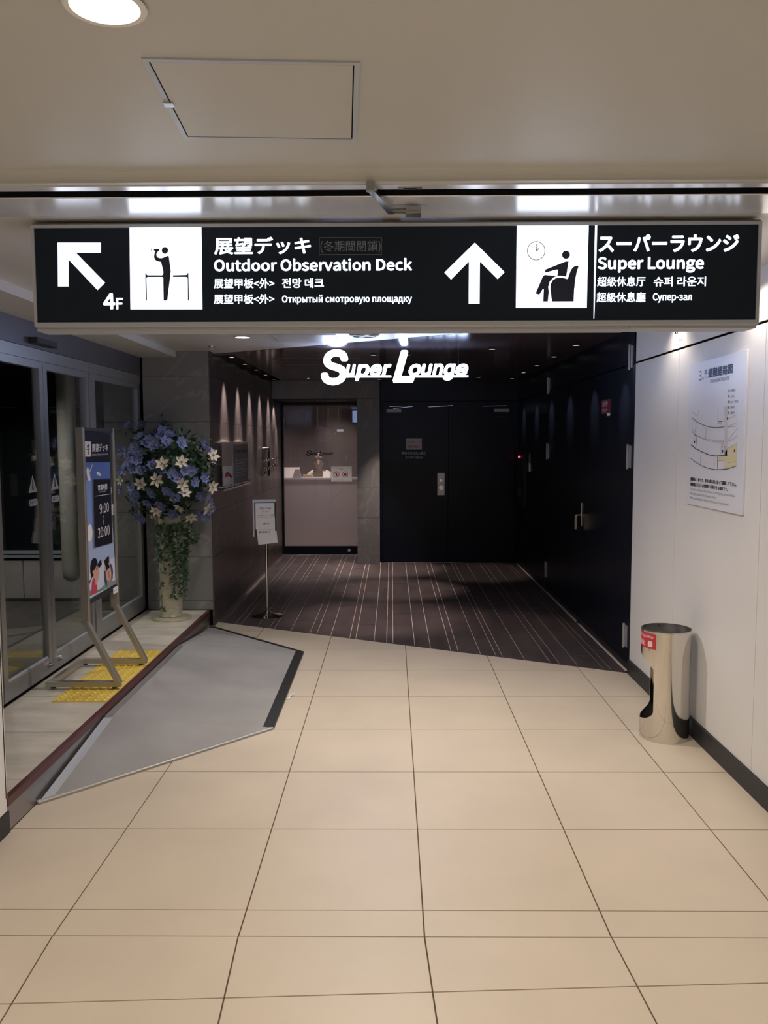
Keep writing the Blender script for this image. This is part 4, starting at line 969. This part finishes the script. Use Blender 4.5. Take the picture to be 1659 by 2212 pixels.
AP.poly('pictogram', [(300, 375), (312, 362), (316, 385), (312, 400), (316, 470), (310, 480), (308, 410), (300, 400)], hrm, lift=.002)
AP.poly('pictogram', [(293, 420), (326, 418), (326, 424), (293, 426)], hrm, lift=.002)
AP.text('lettering', '展望デッキ', 348, 355, 503, 442, W_, lift=.0015, bold=0.009)
AP.text('lettering', 'Outdoor Observation Deck', 350, 458, 505, 482, W_, lift=.0015)
AP.poly('aeroplane', [(303, 612), (313, 612), (328, 660), (340, 745), (325, 758), (310, 735), (303, 690), (298, 650)], W_, lift=.0013)
AP.poly('aeroplane_wing', [(328, 680), (358, 582), (352, 582), (320, 665)], sky4, lift=.0013)
AP.poly('cloud', circ(410, 672, 15, 16, 14), W_, lift=.0013); AP.poly('cloud', circ(425, 688, 13, 14, 14), W_, lift=.0016)
AP.poly('cloud', circ(338, 1300, 26, 88, 20), W_, lift=.0013)
AP.poly('side_cloud', [(527, 820), (540, 820), (543, 885), (528, 890)], W_, lift=.0013)
AP.poly('hours_holder', [(345, 738), (530, 722), (560, 1402), (368, 1462)], M_acryl, lift=.0015, thick=.006)
AP.poly('hours_panel', [(360, 742), (520, 735), (545, 1402), (385, 1450)], hrm, lift=.0085)
AP.text('lettering', '営業時間', 398, 788, 487, 850, W_, lift=.0095, bold=0.0075)
AP.text('lettering', 'Opening hours', 412, 858, 475, 874, W_, lift=.0095)
AP.poly('rule', [(376, 914), (515, 888), (515, 893), (376, 919)], W_, lift=.0093)
AP.text('lettering', '9:00', 417, 988, 506, 1090, W_, lift=.0095)
AP.line('tilde', [(455, 1122), (449, 1150), (457, 1185), (452, 1215)], W_, .004, lift=.0094)
AP.text('lettering', '20:00', 404, 1232, 516, 1338, W_, lift=.0095)
AP.poly('card', [(533, 1005), (560, 1000), (562, 1110), (536, 1115)], M_palegray, lift=.0015)
zp = lambda x, y: ((170 + x / 18.43 - 120) * 4.81, (1180 + y / 18.43 - 880) * 4.81)
def pp(name, pts, m, l=.0013): return AP.poly(name, [zp(*p) for p in pts], m, lift=l)
pp('grass', [(385, 1730), (700, 1730), (850, 1620), (960, 1500), (1330, 1340), (1360, 1490), (390, 1960)], grn)
pp('printed_hair', [(550, 445), (610, 465), (655, 540), (680, 680), (640, 730), (600, 850), (545, 950), (490, 1000), (540, 1110), (510, 1215), (480, 1215), (440, 1330), (380, 1520), (360, 1480), (358, 1370), (430, 1310), (455, 1170), (420, 1050), (408, 800), (440, 600), (490, 490)], hrm, .0018)
pp('printed_face', [(490, 960), (560, 930), (620, 830), (650, 930), (690, 780), (720, 840), (740, 1000), (725, 1180), (680, 1400), (650, 1500), (605, 1530), (590, 1250), (520, 1250), (540, 1110), (500, 1040)], fac, .0022)
pp('printed_shirt', [(510, 1260), (590, 1245), (600, 1500), (620, 1530), (655, 1480), (690, 1800), (430, 1930), (470, 1650), (485, 1400)], shr, .0026)
pp('printed_camera', [(740, 570), (790, 515), (825, 700), (800, 745), (720, 860), (690, 780), (660, 780), (655, 930), (635, 920), (640, 790), (680, 680)], hrm, .0030)
pp('printed_hair', [(1150, 660), (1210, 780), (1245, 1000), (1225, 1300), (1180, 1250), (1180, 1050), (1130, 760)], nvy, .0018)
pp('printed_hair', [(920, 960), (975, 960), (980, 1150), (1030, 1370), (1030, 1600), (960, 1480), (925, 1300)], nvy, .0018)
pp('printed_shirt', [(1030, 1370), (1140, 1360), (1190, 1210), (1225, 1410), (1340, 1340), (1345, 1490), (1030, 1620)], M_grayink, .0018)
pp('printed_face', [(930, 800), (960, 770), (1010, 960), (1090, 860), (1140, 800), (1180, 1050), (1180, 1200), (1130, 1350), (1050, 1370), (1000, 1280), (975, 1100), (975, 950), (930, 950)], fac, .0022)
pp('printed_hand', [(1090, 640), (1120, 600), (1135, 640), (1120, 730), (1080, 680)], fac, .0026)
pp('printed_camera', [(910, 570), (990, 460), (1010, 640), (1000, 430), (1080, 380), (1090, 620), (1050, 680), (1110, 760), (1100, 850), (1060, 880), (1040, 770), (1040, 900), (1000, 975), (980, 800), (960, 770)], hrm, .0030)
pp('mouth_line', [(1065, 1000), (1085, 1010), (1110, 1250), (1098, 1250)], M_vestc, .0030)
MB().box(PX + 0.0225, PX + 0.0245, 5.235, 5.325, 0.628, 0.668).build('tag_plate', M_paper, sf)
write('lettering', 'ポスター', (0, 0, 0.06, 0.012), lambda u, v, n: (PX + 0.025 + n, 5.248 + u, 0.642 + v), M_ink, sf)

# ------------------------------------------------------------------ flower pillar
FX, FY = -1.815, 6.80
pd_ = thing('flower_pedestal', 'round cream marble pillar on a disc base carrying the flowers', 'pedestal', (FX, FY, PZ))
MB().lathe([(0.160, 0.0), (0.162, 0.008), (0.158, 0.018), (0.110, 0.022)], (FX, FY, PZ), 48).build('base_disc', M_marble, pd_, smooth=True)
MB().lathe([(0.094, 0.020), (0.098, 0.030), (0.092, 0.040), (0.090, 0.050), (0.090, 0.84), (0.094, 0.85)], (FX, FY, PZ), 40).build('column', M_marble, pd_, smooth=True)
fa = thing('flower_arrangement', 'big round bouquet of blue and cream clematis with trailing vines on the marble pillar', 'flowers', (FX, FY, 1.0))
FC = Vector((FX, FY, 1.335)); FR = 0.37
rnd = random.Random(11)
def petal_mesh(npet, ln, wd, cup, name, m, seed, narrow=False):
    r = random.Random(seed); mb = MB()
    for i in range(npet):
        a = 2 * math.pi * (i + r.uniform(-.08, .08)) / npet; L = ln * r.uniform(.9, 1.08); W = wd * r.uniform(.9, 1.1)
        d = Vector((math.cos(a), math.sin(a), 0)); s = Vector((-math.sin(a), math.cos(a), 0)); z = Vector((0, 0, 1)); k = cup * r.uniform(.6, 1.3)
        P = [d * .004, d * L * .35 + s * W * .42 + z * k * .25, d * L * .62 + s * W * .5 + z * k * .6, d * L + z * k * .8,
             d * L * .62 - s * W * .5 + z * k * .6, d * L * .35 - s * W * .42 + z * k * .25, d * L * .5 + z * (k * .35 - .004)]
        n = len(mb.v); mb.add(P, [(0, 1, 6), (1, 2, 6), (2, 3, 6), (3, 4, 6), (4, 5, 6), (5, 0, 6)])
    return mb
def add_flower(mb_src, m, nm, pos, nrm, roll_, sc, cen=True):
    me = mb_src
    o = bpy.data.objects.new('flower', me); C.objects.link(o); o.parent = fa
    q = Vector(nrm).to_track_quat('Z', 'Y')
    o.location = Vector(pos) - base_of(fa); o.rotation_mode = 'QUATERNION'
    from mathutils import Quaternion
    o.rotation_quaternion = q @ Quaternion((0, 0, 1), roll_); o.scale = (sc, sc, sc)
    c = bpy.data.objects.new('stamen', STM); C.objects.link(c); c.parent = o
    return o
def mesh_only(mb, nm, m):
    me = bpy.data.meshes.new(nm); me.from_pydata(mb.v, [], mb.f); me.materials.append(m); me.update(); return me
st_ = MB()
for i in range(7):
    a = i * 0.9; st_.cone((0.003 * math.cos(a), 0.003 * math.sin(a), 0.0), (0.009 * math.cos(a), 0.009 * math.sin(a), 0.014), 0.0015, 0.0022, 4)
STM = mesh_only(st_, 'stamen', M_stamen)
WH = [mesh_only(petal_mesh(6, .062, .030, .020, '', None, s), 'cream_flower', M_cream) for s in (1, 2, 3)]
BL = [mesh_only(petal_mesh(7, .052, .036, .014, '', None, s), 'blue_flower', M_blue) for s in (4, 5)] + [mesh_only(petal_mesh(7, .050, .036, .016, '', None, 6), 'deep_flower', M_blue2)]
def fpos(zx, zy, extra=0.0):
    dx = ((240 + zx / 4.608) - 362) * 0.00378; dz = -((880 + zy / 4.608) - 1020) * 0.00378
    rr = math.hypot(dx, dz); dep = math.sqrt(max(FR * FR - rr * rr, 0.0004)) * 0.8
    p = FC + Vector((dx, -dep - extra, dz)); n = (p - FC).normalized(); n = (n + Vector((0.12, -0.75, 0.1))).normalized()
    return p, n
for i, q in enumerate([(610, 545), (780, 530), (130, 705), (395, 735), (555, 695), (785, 735), (1005, 780), (500, 1000), (790, 1080), (965, 1000), (410, 1070), (730, 965), (800, 830), (1000, 520), (1020, 470)]):
    p, n = fpos(*q, 0.02)
    if i in (10, 11, 12, 13): n = (n + Vector((rnd.uniform(-1, 1), 0.4, rnd.uniform(-.6, 1)))).normalized()
    add_flower(WH[i % 3], None, '', p, n, rnd.uniform(0, 6), rnd.uniform(.88, 1.02))
for i, q in enumerate([(455, 320), (540, 300), (755, 345), (930, 380), (120, 420), (250, 470), (360, 440), (190, 610), (285, 770), (300, 850), (490, 820), (275, 945), (550, 950), (640, 1040), (690, 640), (740, 690), (865, 610), (700, 865), (640, 800), (880, 720),
                       (915, 860), (870, 1040), (970, 940), (100, 800), (230, 1070), (620, 330), (400, 610), (520, 560), (1000, 450), (320, 590), (540, 180), (430, 350), (320, 290), (560, 240), (600, 600), (960, 690), (640, 270), (290, 400), (180, 180), (330, 180),
                       (220, 560), (150, 640), (430, 920), (240, 1010), (300, 1090), (990, 1010), (930, 1080), (510, 370), (590, 380), (350, 500), (270, 540), (810, 600)]):
    p, n = fpos(*q)
    n = (n + Vector((rnd.uniform(-.5, .5), rnd.uniform(-.1, .2), rnd.uniform(-.4, .5)))).normalized()
    top = q[1] < 600
    add_flower(BL[2] if (top and i % 3 == 0) or i % 7 == 6 else BL[i % 2], None, '', p, n, rnd.uniform(0, 6), rnd.uniform(.9, 1.15))
for i in range(26):      # the far side of the bouquet
    a = rnd.uniform(0.1, math.pi - 0.1); e = rnd.uniform(-.8, 1.1)
    n = Vector((math.cos(a) * math.cos(e), math.sin(a) * math.cos(e), math.sin(e))); p = FC + n * FR * 0.93
    if p.x < -2.09 or p.y > 7.10: continue
    add_flower(BL[i % 3] if i % 4 else WH[i % 3], None, '', p, n, rnd.uniform(0, 6), 0.9)
def leaf_geo(mb, p, d, n, L, W):
    d = Vector(d).normalized(); n = Vector(n); s = d.cross(n)
    if s.length < 1e-3: s = d.orthogonal()
    s.normalize(); n = s.cross(d).normalized(); p = Vector(p)
    P = [p, p + d * L * .3 + s * W * .5, p + d * L * .65 + s * W * .42 - n * L * .05, p + d * L - n * L * .14, p + d * L * .65 - s * W * .42 - n * L * .05, p + d * L * .3 - s * W * .5, p + d * L * .5 - n * W * .12]
    mb.add(P, [(0, 1, 6), (1, 2, 6), (2, 3, 6), (3, 4, 6), (4, 5, 6), (5, 0, 6)])
fol = MB(); fol.ball(FC + Vector((0, 0.02, -0.01)), FR * 0.78, 24, 16, (1, .85, 1))
for i in range(900):
    n = Vector((rnd.gauss(0, 1), rnd.gauss(0, 1), rnd.gauss(0, 1))).normalized(); rr = FR * rnd.uniform(.72, .97)
    p = FC + Vector((n.x * rr, n.y * rr * .85, n.z * rr))
    if p.y > 7.08 or p.x < -2.07: continue
    d = (n + Vector((rnd.uniform(-1, 1), rnd.uniform(-1, 1), rnd.uniform(-1, 1))) * 0.9)
    leaf_geo(fol, p, d, n, rnd.uniform(.03, .06), rnd.uniform(.02, .035))
for (tx, tz) in ((180, 190), (250, 260), (540, 140), (560, 180), (300, 180), (930, 340), (240, 330), (880, 400), (200, 900), (230, 990), (960, 570)):   # sprays sticking out
    p, n = fpos(tx, tz)
    for k in range(10):
        leaf_geo(fol, p + Vector((rnd.uniform(-.035, .035), rnd.uniform(-.03, .03), rnd.uniform(-.05, .04))), Vector((rnd.uniform(-1, 1), rnd.uniform(-.6, .2), rnd.uniform(-1, 1))), n, .035, .02)
fol.build('foliage', M_leaf, fa, kind='stuff')
def vine(x0, z0, x1, z1, y0, amp, dens):
    mb = MB(); pts = []; N = 14
    for i in range(N + 1):
        t = i / N; pts.append(Vector((x0 + (x1 - x0) * t ** 1.4 + amp * math.sin(t * 7 + x0 * 90), y0 + amp * math.cos(t * 5 + x0 * 50), z0 + (z1 - z0) * t)))
    mb.tube(pts, .0022, 5)
    for i in range(int(dens * N)):
        t = rnd.uniform(.0, 1); k = min(int(t * N), N - 1); p = pts[k].lerp(pts[k + 1], t * N - k)
        d = Vector((rnd.uniform(-1, 1), rnd.uniform(-1, .3), rnd.uniform(-1, .4)))
        leaf_geo(mb, p + d * .008, d, Vector((0, -1, .3)), rnd.uniform(.025, .048), rnd.uniform(.014, .024))
    mb.build('vine', M_leaf2, fa)
sc_ = 0.00378
for (a, b, c, d, y, am, de) in [(515, 1150, 520, 2010, -.115, .007, 2.2), (500, 1130, 510, 1500, -.12, .008, 3.5), (560, 1130, 570, 1620, -.13, .008, 2.6), (600, 1130, 640, 1500, -.14, .012, 4), (640, 1130, 660, 1700, -.13, .012, 4),
                                (680, 1130, 700, 1800, -.12, .012, 4), (700, 1130, 740, 1880, -.11, .012, 3.6), (720, 1130, 770, 1700, -.12, .012, 4), (740, 1130, 790, 1750, -.10, .012, 3.4), (650, 1130, 750, 1450, -.14, .014, 4.5),
                                (760, 1130, 850, 1330, -.10, .014, 4), (800, 1120, 900, 1290, -.10, .012, 3), (700, 1130, 720, 1400, -.16, .012, 4.5), (620, 1130, 690, 1620, -.15, .012, 4), (660, 1650, 650, 1890, -.11, .005, 1.2), (740, 1120, 760, 1600, -.05, .014, 4), (690, 1120, 720, 1550, -.03, .014, 4)]:
    vine(FX + ((240 + a / 4.608) - 366) * sc_, FC.z - ((880 + b / 4.608) - 1020) * sc_, FX + ((240 + c / 4.608) - 366) * sc_, FC.z - ((880 + d / 4.608) - 1020) * sc_, FY + y, am, de)

# ------------------------------------------------------------------ notice stand on the planks
NX, NY = -1.14, 7.56
nt_ = thing('notice_stand', 'slim steel pole stand with round base holding two paper notices', 'notice stand', (NX, NY, 0))
MB().lathe([(0.145, 0.0), (0.148, 0.004), (0.140, 0.012), (0.06, 0.024), (0.02, 0.045), (0.012, 0.05)], (NX, NY, 0.001), 48).build('base', M_chrome, nt_, smooth=True)
MB().cyl((NX, NY, 0.04), (NX, NY, 0.72), 0.011, 16).build('pole', M_chrome, nt_, smooth=True)
rz = math.radians(-14)
def npl(u, v, n):      # board plane, turned a little and leaning back
    ln_ = math.radians(7)
    y_ = -n * math.cos(ln_) + v * math.sin(ln_); z_ = v * math.cos(ln_) + n * math.sin(ln_)
    ca, sa = math.cos(math.radians(9)), math.sin(math.radians(9))
    return (NX - 0.005 + u * ca - y_ * sa, NY - 0.02 + u * sa + y_ * ca, 0.70 + z_)
def nbox(u0, u1, v0, v1, n0, n1, nm, m, r=0.0, **k):
    mb = MB().box(u0, u1, n0, n1, v0, v1); cu, cv = (u0 + u1) / 2, (v0 + v1) / 2; c_, s_ = math.cos(r), math.sin(r)
    mb.v = [npl(cu + (x - cu) * c_ - (z - cv) * s_, cv + (x - cu) * s_ + (z - cv) * c_, y) for x, y, z in mb.v]
    mb.f = [tuple(reversed(f)) for f in mb.f]
    return mb.build(nm, m, nt_, **k)
nbox(-0.105, 0.092, 0.03, 0.362, 0.0, 0.006, 'board', M_base)
nbox(-0.110, 0.097, 0.340, 0.366, -0.004, 0.012, 'top_clamp', M_alu)
nbox(-0.110, -0.095, 0.03, 0.345, -0.004, 0.010, 'side_rail', M_alu); nbox(0.088, 0.100, 0.08, 0.345, -0.004, 0.010, 'side_rail', M_base)
nbox(-0.085, 0.085, 0.10, 0.335, 0.0065, 0.0075, 'paper_sheet', M_paper, 0.0)
nbox(-0.075, 0.100, -0.035, 0.195, 0.0085, 0.0095, 'paper_sheet', M_paper, 0.10)
def nw(body, u0, v0, u1, v1, m, n=0.0078, **k): return write('lettering', body, (u0, v0, u1, v1), npl, m, nt_, lift=n, **k)
nw('Super Lounge', -.05, .272, .055, .298, M_ink, font='inter', bold=0.0075, shear=.2)
nw('ご利用のお客様へ', -.033, .250, .035, .264, M_grayink)
nw('本日の営業は終了しました', -.068, .216, .045, .228, M_redink); nw('ご案内', .048, .214, .076, .234, M_ink)
nw('またのご利用をお待ちしております', -.068, .200, .070, .210, M_grayink)
nw('ご注意ください', -.025, .138, .045, .152, M_ink, .0098, bold=0.015)
nw('飲食物のお持ち込みはご遠慮ください', -.055, .086, .075, .098, M_vestc, .0098)
nw('皆様のご協力をお願いします', -.055, .064, .045, .080, M_ink, .0098, bold=0.015)

# ------------------------------------------------------------------ leaflet holder and chrome rack on the left stone wall
lh = thing('leaflet_holder', 'clear acrylic leaflet holder with steel rails on the left stone wall', 'holder', (-1.53, 8.0, 1.36))
MB().box(-1.508, -1.504, 7.45, 8.82, 1.165, 1.575).build('acrylic_sheet', M_acryl, lh)
MB().box(-1.531, -1.500, 7.36, 8.87, 1.575, 1.585).build('top_rail', M_edge, lh)
MB().box(-1.531, -1.485, 7.40, 8.84, 1.150, 1.160).build('bottom_shelf', M_acryl, lh)
MB().box(-1.488, -1.484, 7.40, 8.84, 1.146, 1.163).build('shelf_edge', M_steel, lh)
for y in (7.48, 7.95, 8.80):
    MB().cyl((-1.531, y, 1.18), (-1.485, y, 1.18), 0.009, 10).cyl((-1.485, y, 1.18), (-1.480, y, 1.18), 0.014, 10).build('spacer', M_chrome, lh)
MB().box(-1.505, -1.502, 7.93, 7.96, 1.165, 1.575).build('divider', M_aluw, lh)
lf = thing('red_graphic_leaflet', 'white leaflet with a red graphic in the left pocket of the wall holder', 'leaflet', (-1.503, 7.7, 1.2))
MB().box(-1.5035, -1.5015, 7.50, 7.90, 1.195, 1.365).build('sheet', M_paper, lf)
pf = lambda u, v, n: (-1.5012 + n, 7.50 + u, 1.195 + v)
MB().face([pf(.02, .06, 0), pf(.12, .09, 0), (pf(.37, .05, 0)), pf(.38, .075, 0), pf(.2, .115, 0), pf(.06, .11, 0)]).build('red_graphic', M_redink, lf)
MB().face([pf(.04, .07, .0003), pf(.18, .07, .0003), pf(.2, .10, .0003), pf(.05, .105, .0003)]).build('dark_graphic', M_vestc, lf)
ih = thing('info_sheet', 'grey information sheet with dark heading in the right pocket of the wall holder', 'sheet', (-1.503, 8.4, 1.35))
MB().box(-1.5035, -1.5015, 7.99, 8.78, 1.18, 1.56).build('sheet', M_grayink, ih)
write('lettering', 'Super Lounge', (8.04, 1.465, 8.72, 1.515), lambda u, v, n: (-1.5010 + n, u, v), M_ink, ih, font='inter', bold=0.0225, shear=.2)
for k in range(6): MB().box(-1.5013, -1.5009, 8.06, 8.70 - 0.06 * (k % 3), 1.40 - k * 0.03, 1.408 - k * 0.03).build('text_line', M_palegray, ih)
ck = thing('chrome_hook_rack', 'dark wall rack with shiny chrome knobs beside the glass door', 'rack', (-1.53, 10.4, 1.35))
MB().box(-1.531, -1.515, 9.86, 9.92, 1.18, 1.53).box(-1.531, -1.515, 10.42, 10.46, 1.16, 1.52).build('post', M_base, ck)
MB().cyl((-1.50, 9.88, 1.36), (-1.50, 10.98, 1.36), 0.010, 10).cyl((-1.50, 9.88, 1.27), (-1.50, 10.98, 1.27), 0.010, 10).build('rail', M_chrome, ck, smooth=True)
MB().cone((-1.52, 9.86, 1.505), (-1.44, 9.86, 1.505), 0.010, 0.022, 12).build('end_knob', M_chrome, ck, smooth=True)
for y, z in ((10.0, 1.36), (10.15, 1.37), (10.45, 1.36), (10.75, 1.37), (10.9, 1.36), (9.95, 1.26), (10.1, 1.27), (10.4, 1.27), (10.6, 1.28), (10.85, 1.27), (9.9, 1.22)):
    MB().ball((-1.485, y, z), 0.020, 12, 8).build('knob', M_chrome, ck, smooth=True)

# ------------------------------------------------------------------ evacuation poster
ep = thing('evacuation_poster', 'white evacuation route poster with curved floor plan on the right wall', 'poster', (1.612, 4.23, 1.62))
MB().box(1.607, 1.6175, 3.868, 4.602, 1.245, 1.997).build('board', M_poster, ep, bevel=0.001)
place_e = lambda u, v, n: (1.6068 - n, 4.602 - u, 1.245 + v)
AE = Art([(705, 500), (1285, 355), (1250, 2003), (695, 1887)], 0.734, 0.752, place_e, ep)
def et(b, x0, y0, x1, y1, m=M_blueink, **k): return AE.text('lettering', b, x0, y0, x1, y1, m, lift=.0004, **k)
def er(b, x0, y0, x1, y1, h, m=M_blueink, **k): return AE.row('lettering', b, x0, y0, x1, y1, h, m, lift=.0004, **k)
er('3', 800, 620, 828, 613, 98); er('rd', 829, 646, 850, 643, 30); er('階', 858, 583, 882, 578, 50); er('Fl.', 864, 635, 885, 630, 36, M_grayink)
er('避難経路図', 893, 592, 1143, 545, 96, bold=.012); er('EMERGENCY ROUTE', 917, 670, 1110, 645, 36)
for b, y, x1 in (('避難経路', 768, 1173), ('消火器', 826, 1160), ('消火栓・非常電話', 880, 1203), ('避難階段', 936, 1168), ('避難器具', 992, 1168)):
    er(b, 1125, y + 2, x1, y - 2, 26)
AE.poly('legend_mark', [(1100, 770), (1110, 760), (1110, 766), (1122, 766), (1122, 774), (1110, 774), (1110, 780)], M_ink)
for (x, y, ww, hh) in ((1108, 826, 6, 12), (1108, 882, 10, 12), (1108, 937, 9, 14), (1105, 992, 5, 14)): AE.poly('legend_mark', [(x - ww, y - hh), (x + ww, y - hh), (x + ww, y + hh), (x - ww, y + hh)], M_grayink)
def el(pts, wd=.0016, m=M_grayink, name='plan_line'): return AE.line(name, pts, m, wd, lift=.0006)
AE.poly('plan_area', [(1063, 930), (1095, 925), (1100, 1420), (1078, 1425)], M_palegray, lift=.0002)
AE.poly('plan_area', [(1005, 1428), (1080, 1415), (1080, 1370), (1195, 1300), (1192, 1525), (1075, 1550), (1072, 1465), (1008, 1470)], M_yellowink, lift=.0002)
el([(740, 1040), (800, 1085), (860, 1115), (930, 1135), (1000, 1140), (1065, 1132)], .0030, M_ink)
el([(1100, 1130), (1150, 1110), (1198, 1085)]); el([(1100, 1055), (1195, 1010)]); el([(1100, 1135), (1198, 1125)]); el([(1110, 1260), (1195, 1150)])
el([(740, 1182), (810, 1225), (880, 1252), (960, 1265), (1060, 1265)]); el([(770, 1205), (850, 1250), (930, 1275), (1000, 1285), (1065, 1280)])
el([(1100, 1278), (1150, 1258), (1198, 1225)]); el([(740, 1150), (760, 1182)]); el([(785, 1080), (770, 1205)]); el([(888, 1125), (880, 1255)])
el([(735, 1308), (780, 1345), (850, 1382), (920, 1410), (985, 1422), (1076, 1415)], .0045, nvy); el([(770, 1210), (793, 1225), (783, 1345)], .003, M_ink); el([(765, 1210), (765, 1320), (735, 1320)])
el([(1076, 1415), (1076, 1330), (1062, 1330)], .003, M_ink); el([(1040, 1280), (1035, 1400)]); el([(1060, 1280), (1050, 1340)], .003, M_redink)
el([(735, 1443), (790, 1485), (850, 1520), (920, 1545), (1000, 1557), (1100, 1550), (1195, 1520)], .0030, M_ink)
el([(838, 1395), (830, 1505)]); el([(968, 1450), (970, 1535)], .005); el([(1003, 1430), (1005, 1555)], .004, M_ink); el([(1008, 1470), (1072, 1465)]); el([(975, 1500), (1000, 1500)])
el([(1002, 940), (1000, 1135)]); el([(1003, 1080), (1065, 1072)], .0025, M_ink); el([(1003, 1080), (1040, 1080), (1038, 1130)]); el([(1005, 1100), (1038, 1100)]); el([(745, 982), (790, 1022), (808, 962)])
el([(1100, 1350), (1195, 1300)]); el([(1110, 1490), (1190, 1475)])
AE.poly('plan_mark', [(1168, 1358), (1178, 1356), (1180, 1382), (1168, 1384)], M_ink); AE.poly('plan_mark', [(1092, 1040), (1104, 1035), (1104, 1058), (1092, 1062)], M_ink)
AE.poly('plan_mark', [(1045, 1360), (1058, 1360), (1058, 1390), (1045, 1390)], M_ink); AE.poly('plan_mark', [(764, 1268), (776, 1270), (776, 1290), (764, 1288)], M_ink)
er('避難階は１階です。非常の際は図に従って避難して下さい。', 735, 1648, 1195, 1702, 36, M_ink, bold=.012)
er('避難階段（出）は非常時に利用できる階段です。', 735, 1702, 1110, 1745, 36, M_ink, bold=.012)
er('The exit is on the 1st floor. During an emergency, please follow', 735, 1752, 1182, 1812, 32, M_grayink)
er('the route shown on the drawing above.', 735, 1795, 998, 1828, 32, M_grayink); er('There are emergency stairs you must use for evacuation.', 735, 1838, 1122, 1895, 32, M_grayink)

# ------------------------------------------------------------------ steel stand by the right wall
BX, BY, BR, BH = 1.462, 4.43, 0.128, 0.592
bn = thing('steel_extinguisher_stand', 'polished steel cylinder stand with cut-away side and red sticker by the right wall', 'stand', (BX, BY, 0))
view = math.atan2(-BY, -BX)                                  # direction from the stand to the viewer side
hole_c = view - math.radians(84)
bm = bmesh.new(); NA, NZ = 120, 72; th = 0.0025
zs = [BH * i / NZ for i in range(NZ + 1)]
def hole_half(z):
    lo, hi = 0.105, 0.485
    if z <= lo or z >= hi: return 0
    t = (z - lo) / (hi - lo)
    if t < 0.16: s = math.sqrt(max(0, 1 - ((0.16 - t) / 0.16) ** 2))
    elif t > 0.72: s = 0.5 * (1 + math.cos(math.pi * (t - 0.72) / 0.28)) ** 1.0
    else: s = 1
    return math.radians(58) * s
# outer wall as columns that follow the edge of the opening
def wall_grid(r):
    V = {}
    rows = []
    for z in zs:
        h = hole_half(z); row = []
        for j in range(NA + 1):
            a = hole_c + h + (2 * math.pi - 2 * h) * j / NA
            row.append((BX + r * math.cos(a), BY + r * math.sin(a), z))
        rows.append(row)
    return rows
ro = wall_grid(BR); ri = wall_grid(BR - th); vs = []; fs = []
W1 = NA + 1
for rows in (ro, ri):
    for row in rows: vs += row
off = (NZ + 1) * W1
for i in range(NZ):
    for j in range(NA):
        a = i * W1 + j
        fs.append((a, a + 1, a + W1 + 1, a + W1)); b = a + off; fs.append((b, b + W1, b + W1 + 1, b + 1))
    for j in (0, NA):
        a = i * W1 + j; q = (a, a + W1, a + W1 + off, a + off); fs.append(q if j == 0 else q[::-1])
for j in range(NA):
    a = NZ * W1 + j; fs.append((a, a + 1, a + 1 + off, a + off)); a = j; fs.append((a, a + off, a + 1 + off, a + 1))
bm.free()
MB().add(vs, fs).build('shell', M_chrome, bn, smooth=True)
MB().lathe([(BR + 0.001, BH - 0.008), (BR + 0.002, BH - 0.004), (BR + 0.001, BH), (BR - 0.004, BH), (BR - 0.004, BH - 0.008)], (BX, BY, 0), 64, cap=False).build('rim', M_steel, bn, smooth=True)
MB().lathe([(BR - th - .001, 0.548), (BR - th - .001, 0.552), (0.001, 0.552)], (BX, BY, 0), 48).build('inner_tray', M_rubber, bn)
MB().lathe([(BR - th - .001, 0.002), (BR - th - .001, 0.02), (0.001, 0.02)], (BX, BY, 0), 48).build('bottom_plate', M_rubber, bn)
MB().lathe([(BR - th - .0015, 0.02), (BR - th - .0015, 0.548)], (BX, BY, 0), 48, cap=False)
MB().cyl((BX, BY + BR - th - .001, 0.578), (BX, BY + BR - th - .004, 0.578), 0.005, 10).build('rivet', M_base, bn)
def pb(u, v, n):       # curved print: u = arc length from the left edge of the sticker
    a = (view - math.radians(23)) - (0.150 - u) / BR
    r = BR + 0.0008 + n
    return (BX + r * math.cos(a), BY + r * math.sin(a), v)
stk = MB(); N = 14
for i in range(N):
    u0, u1 = .150 * i / N, .150 * (i + 1) / N
    stk.face([pb(u0, .497, 0), pb(u1, .497, 0), pb(u1, .578, 0), pb(u0, .578, 0)])
so = stk.build('red_sticker', M_red, bn, smooth=True)
write('lettering', 'Extinguisher', (-0.02 + .035, .548, .138, .570), pb, M_paper, bn, lift=.0004)
write('lettering', '器', (.100, .508, .132, .538), pb, M_paper, bn, lift=.0004, bold=0.015)
write('lettering', '消火', (.004, .508, .076, .538), pb, M_paper, bn, lift=.0004, bold=0.015)

build_lettering()
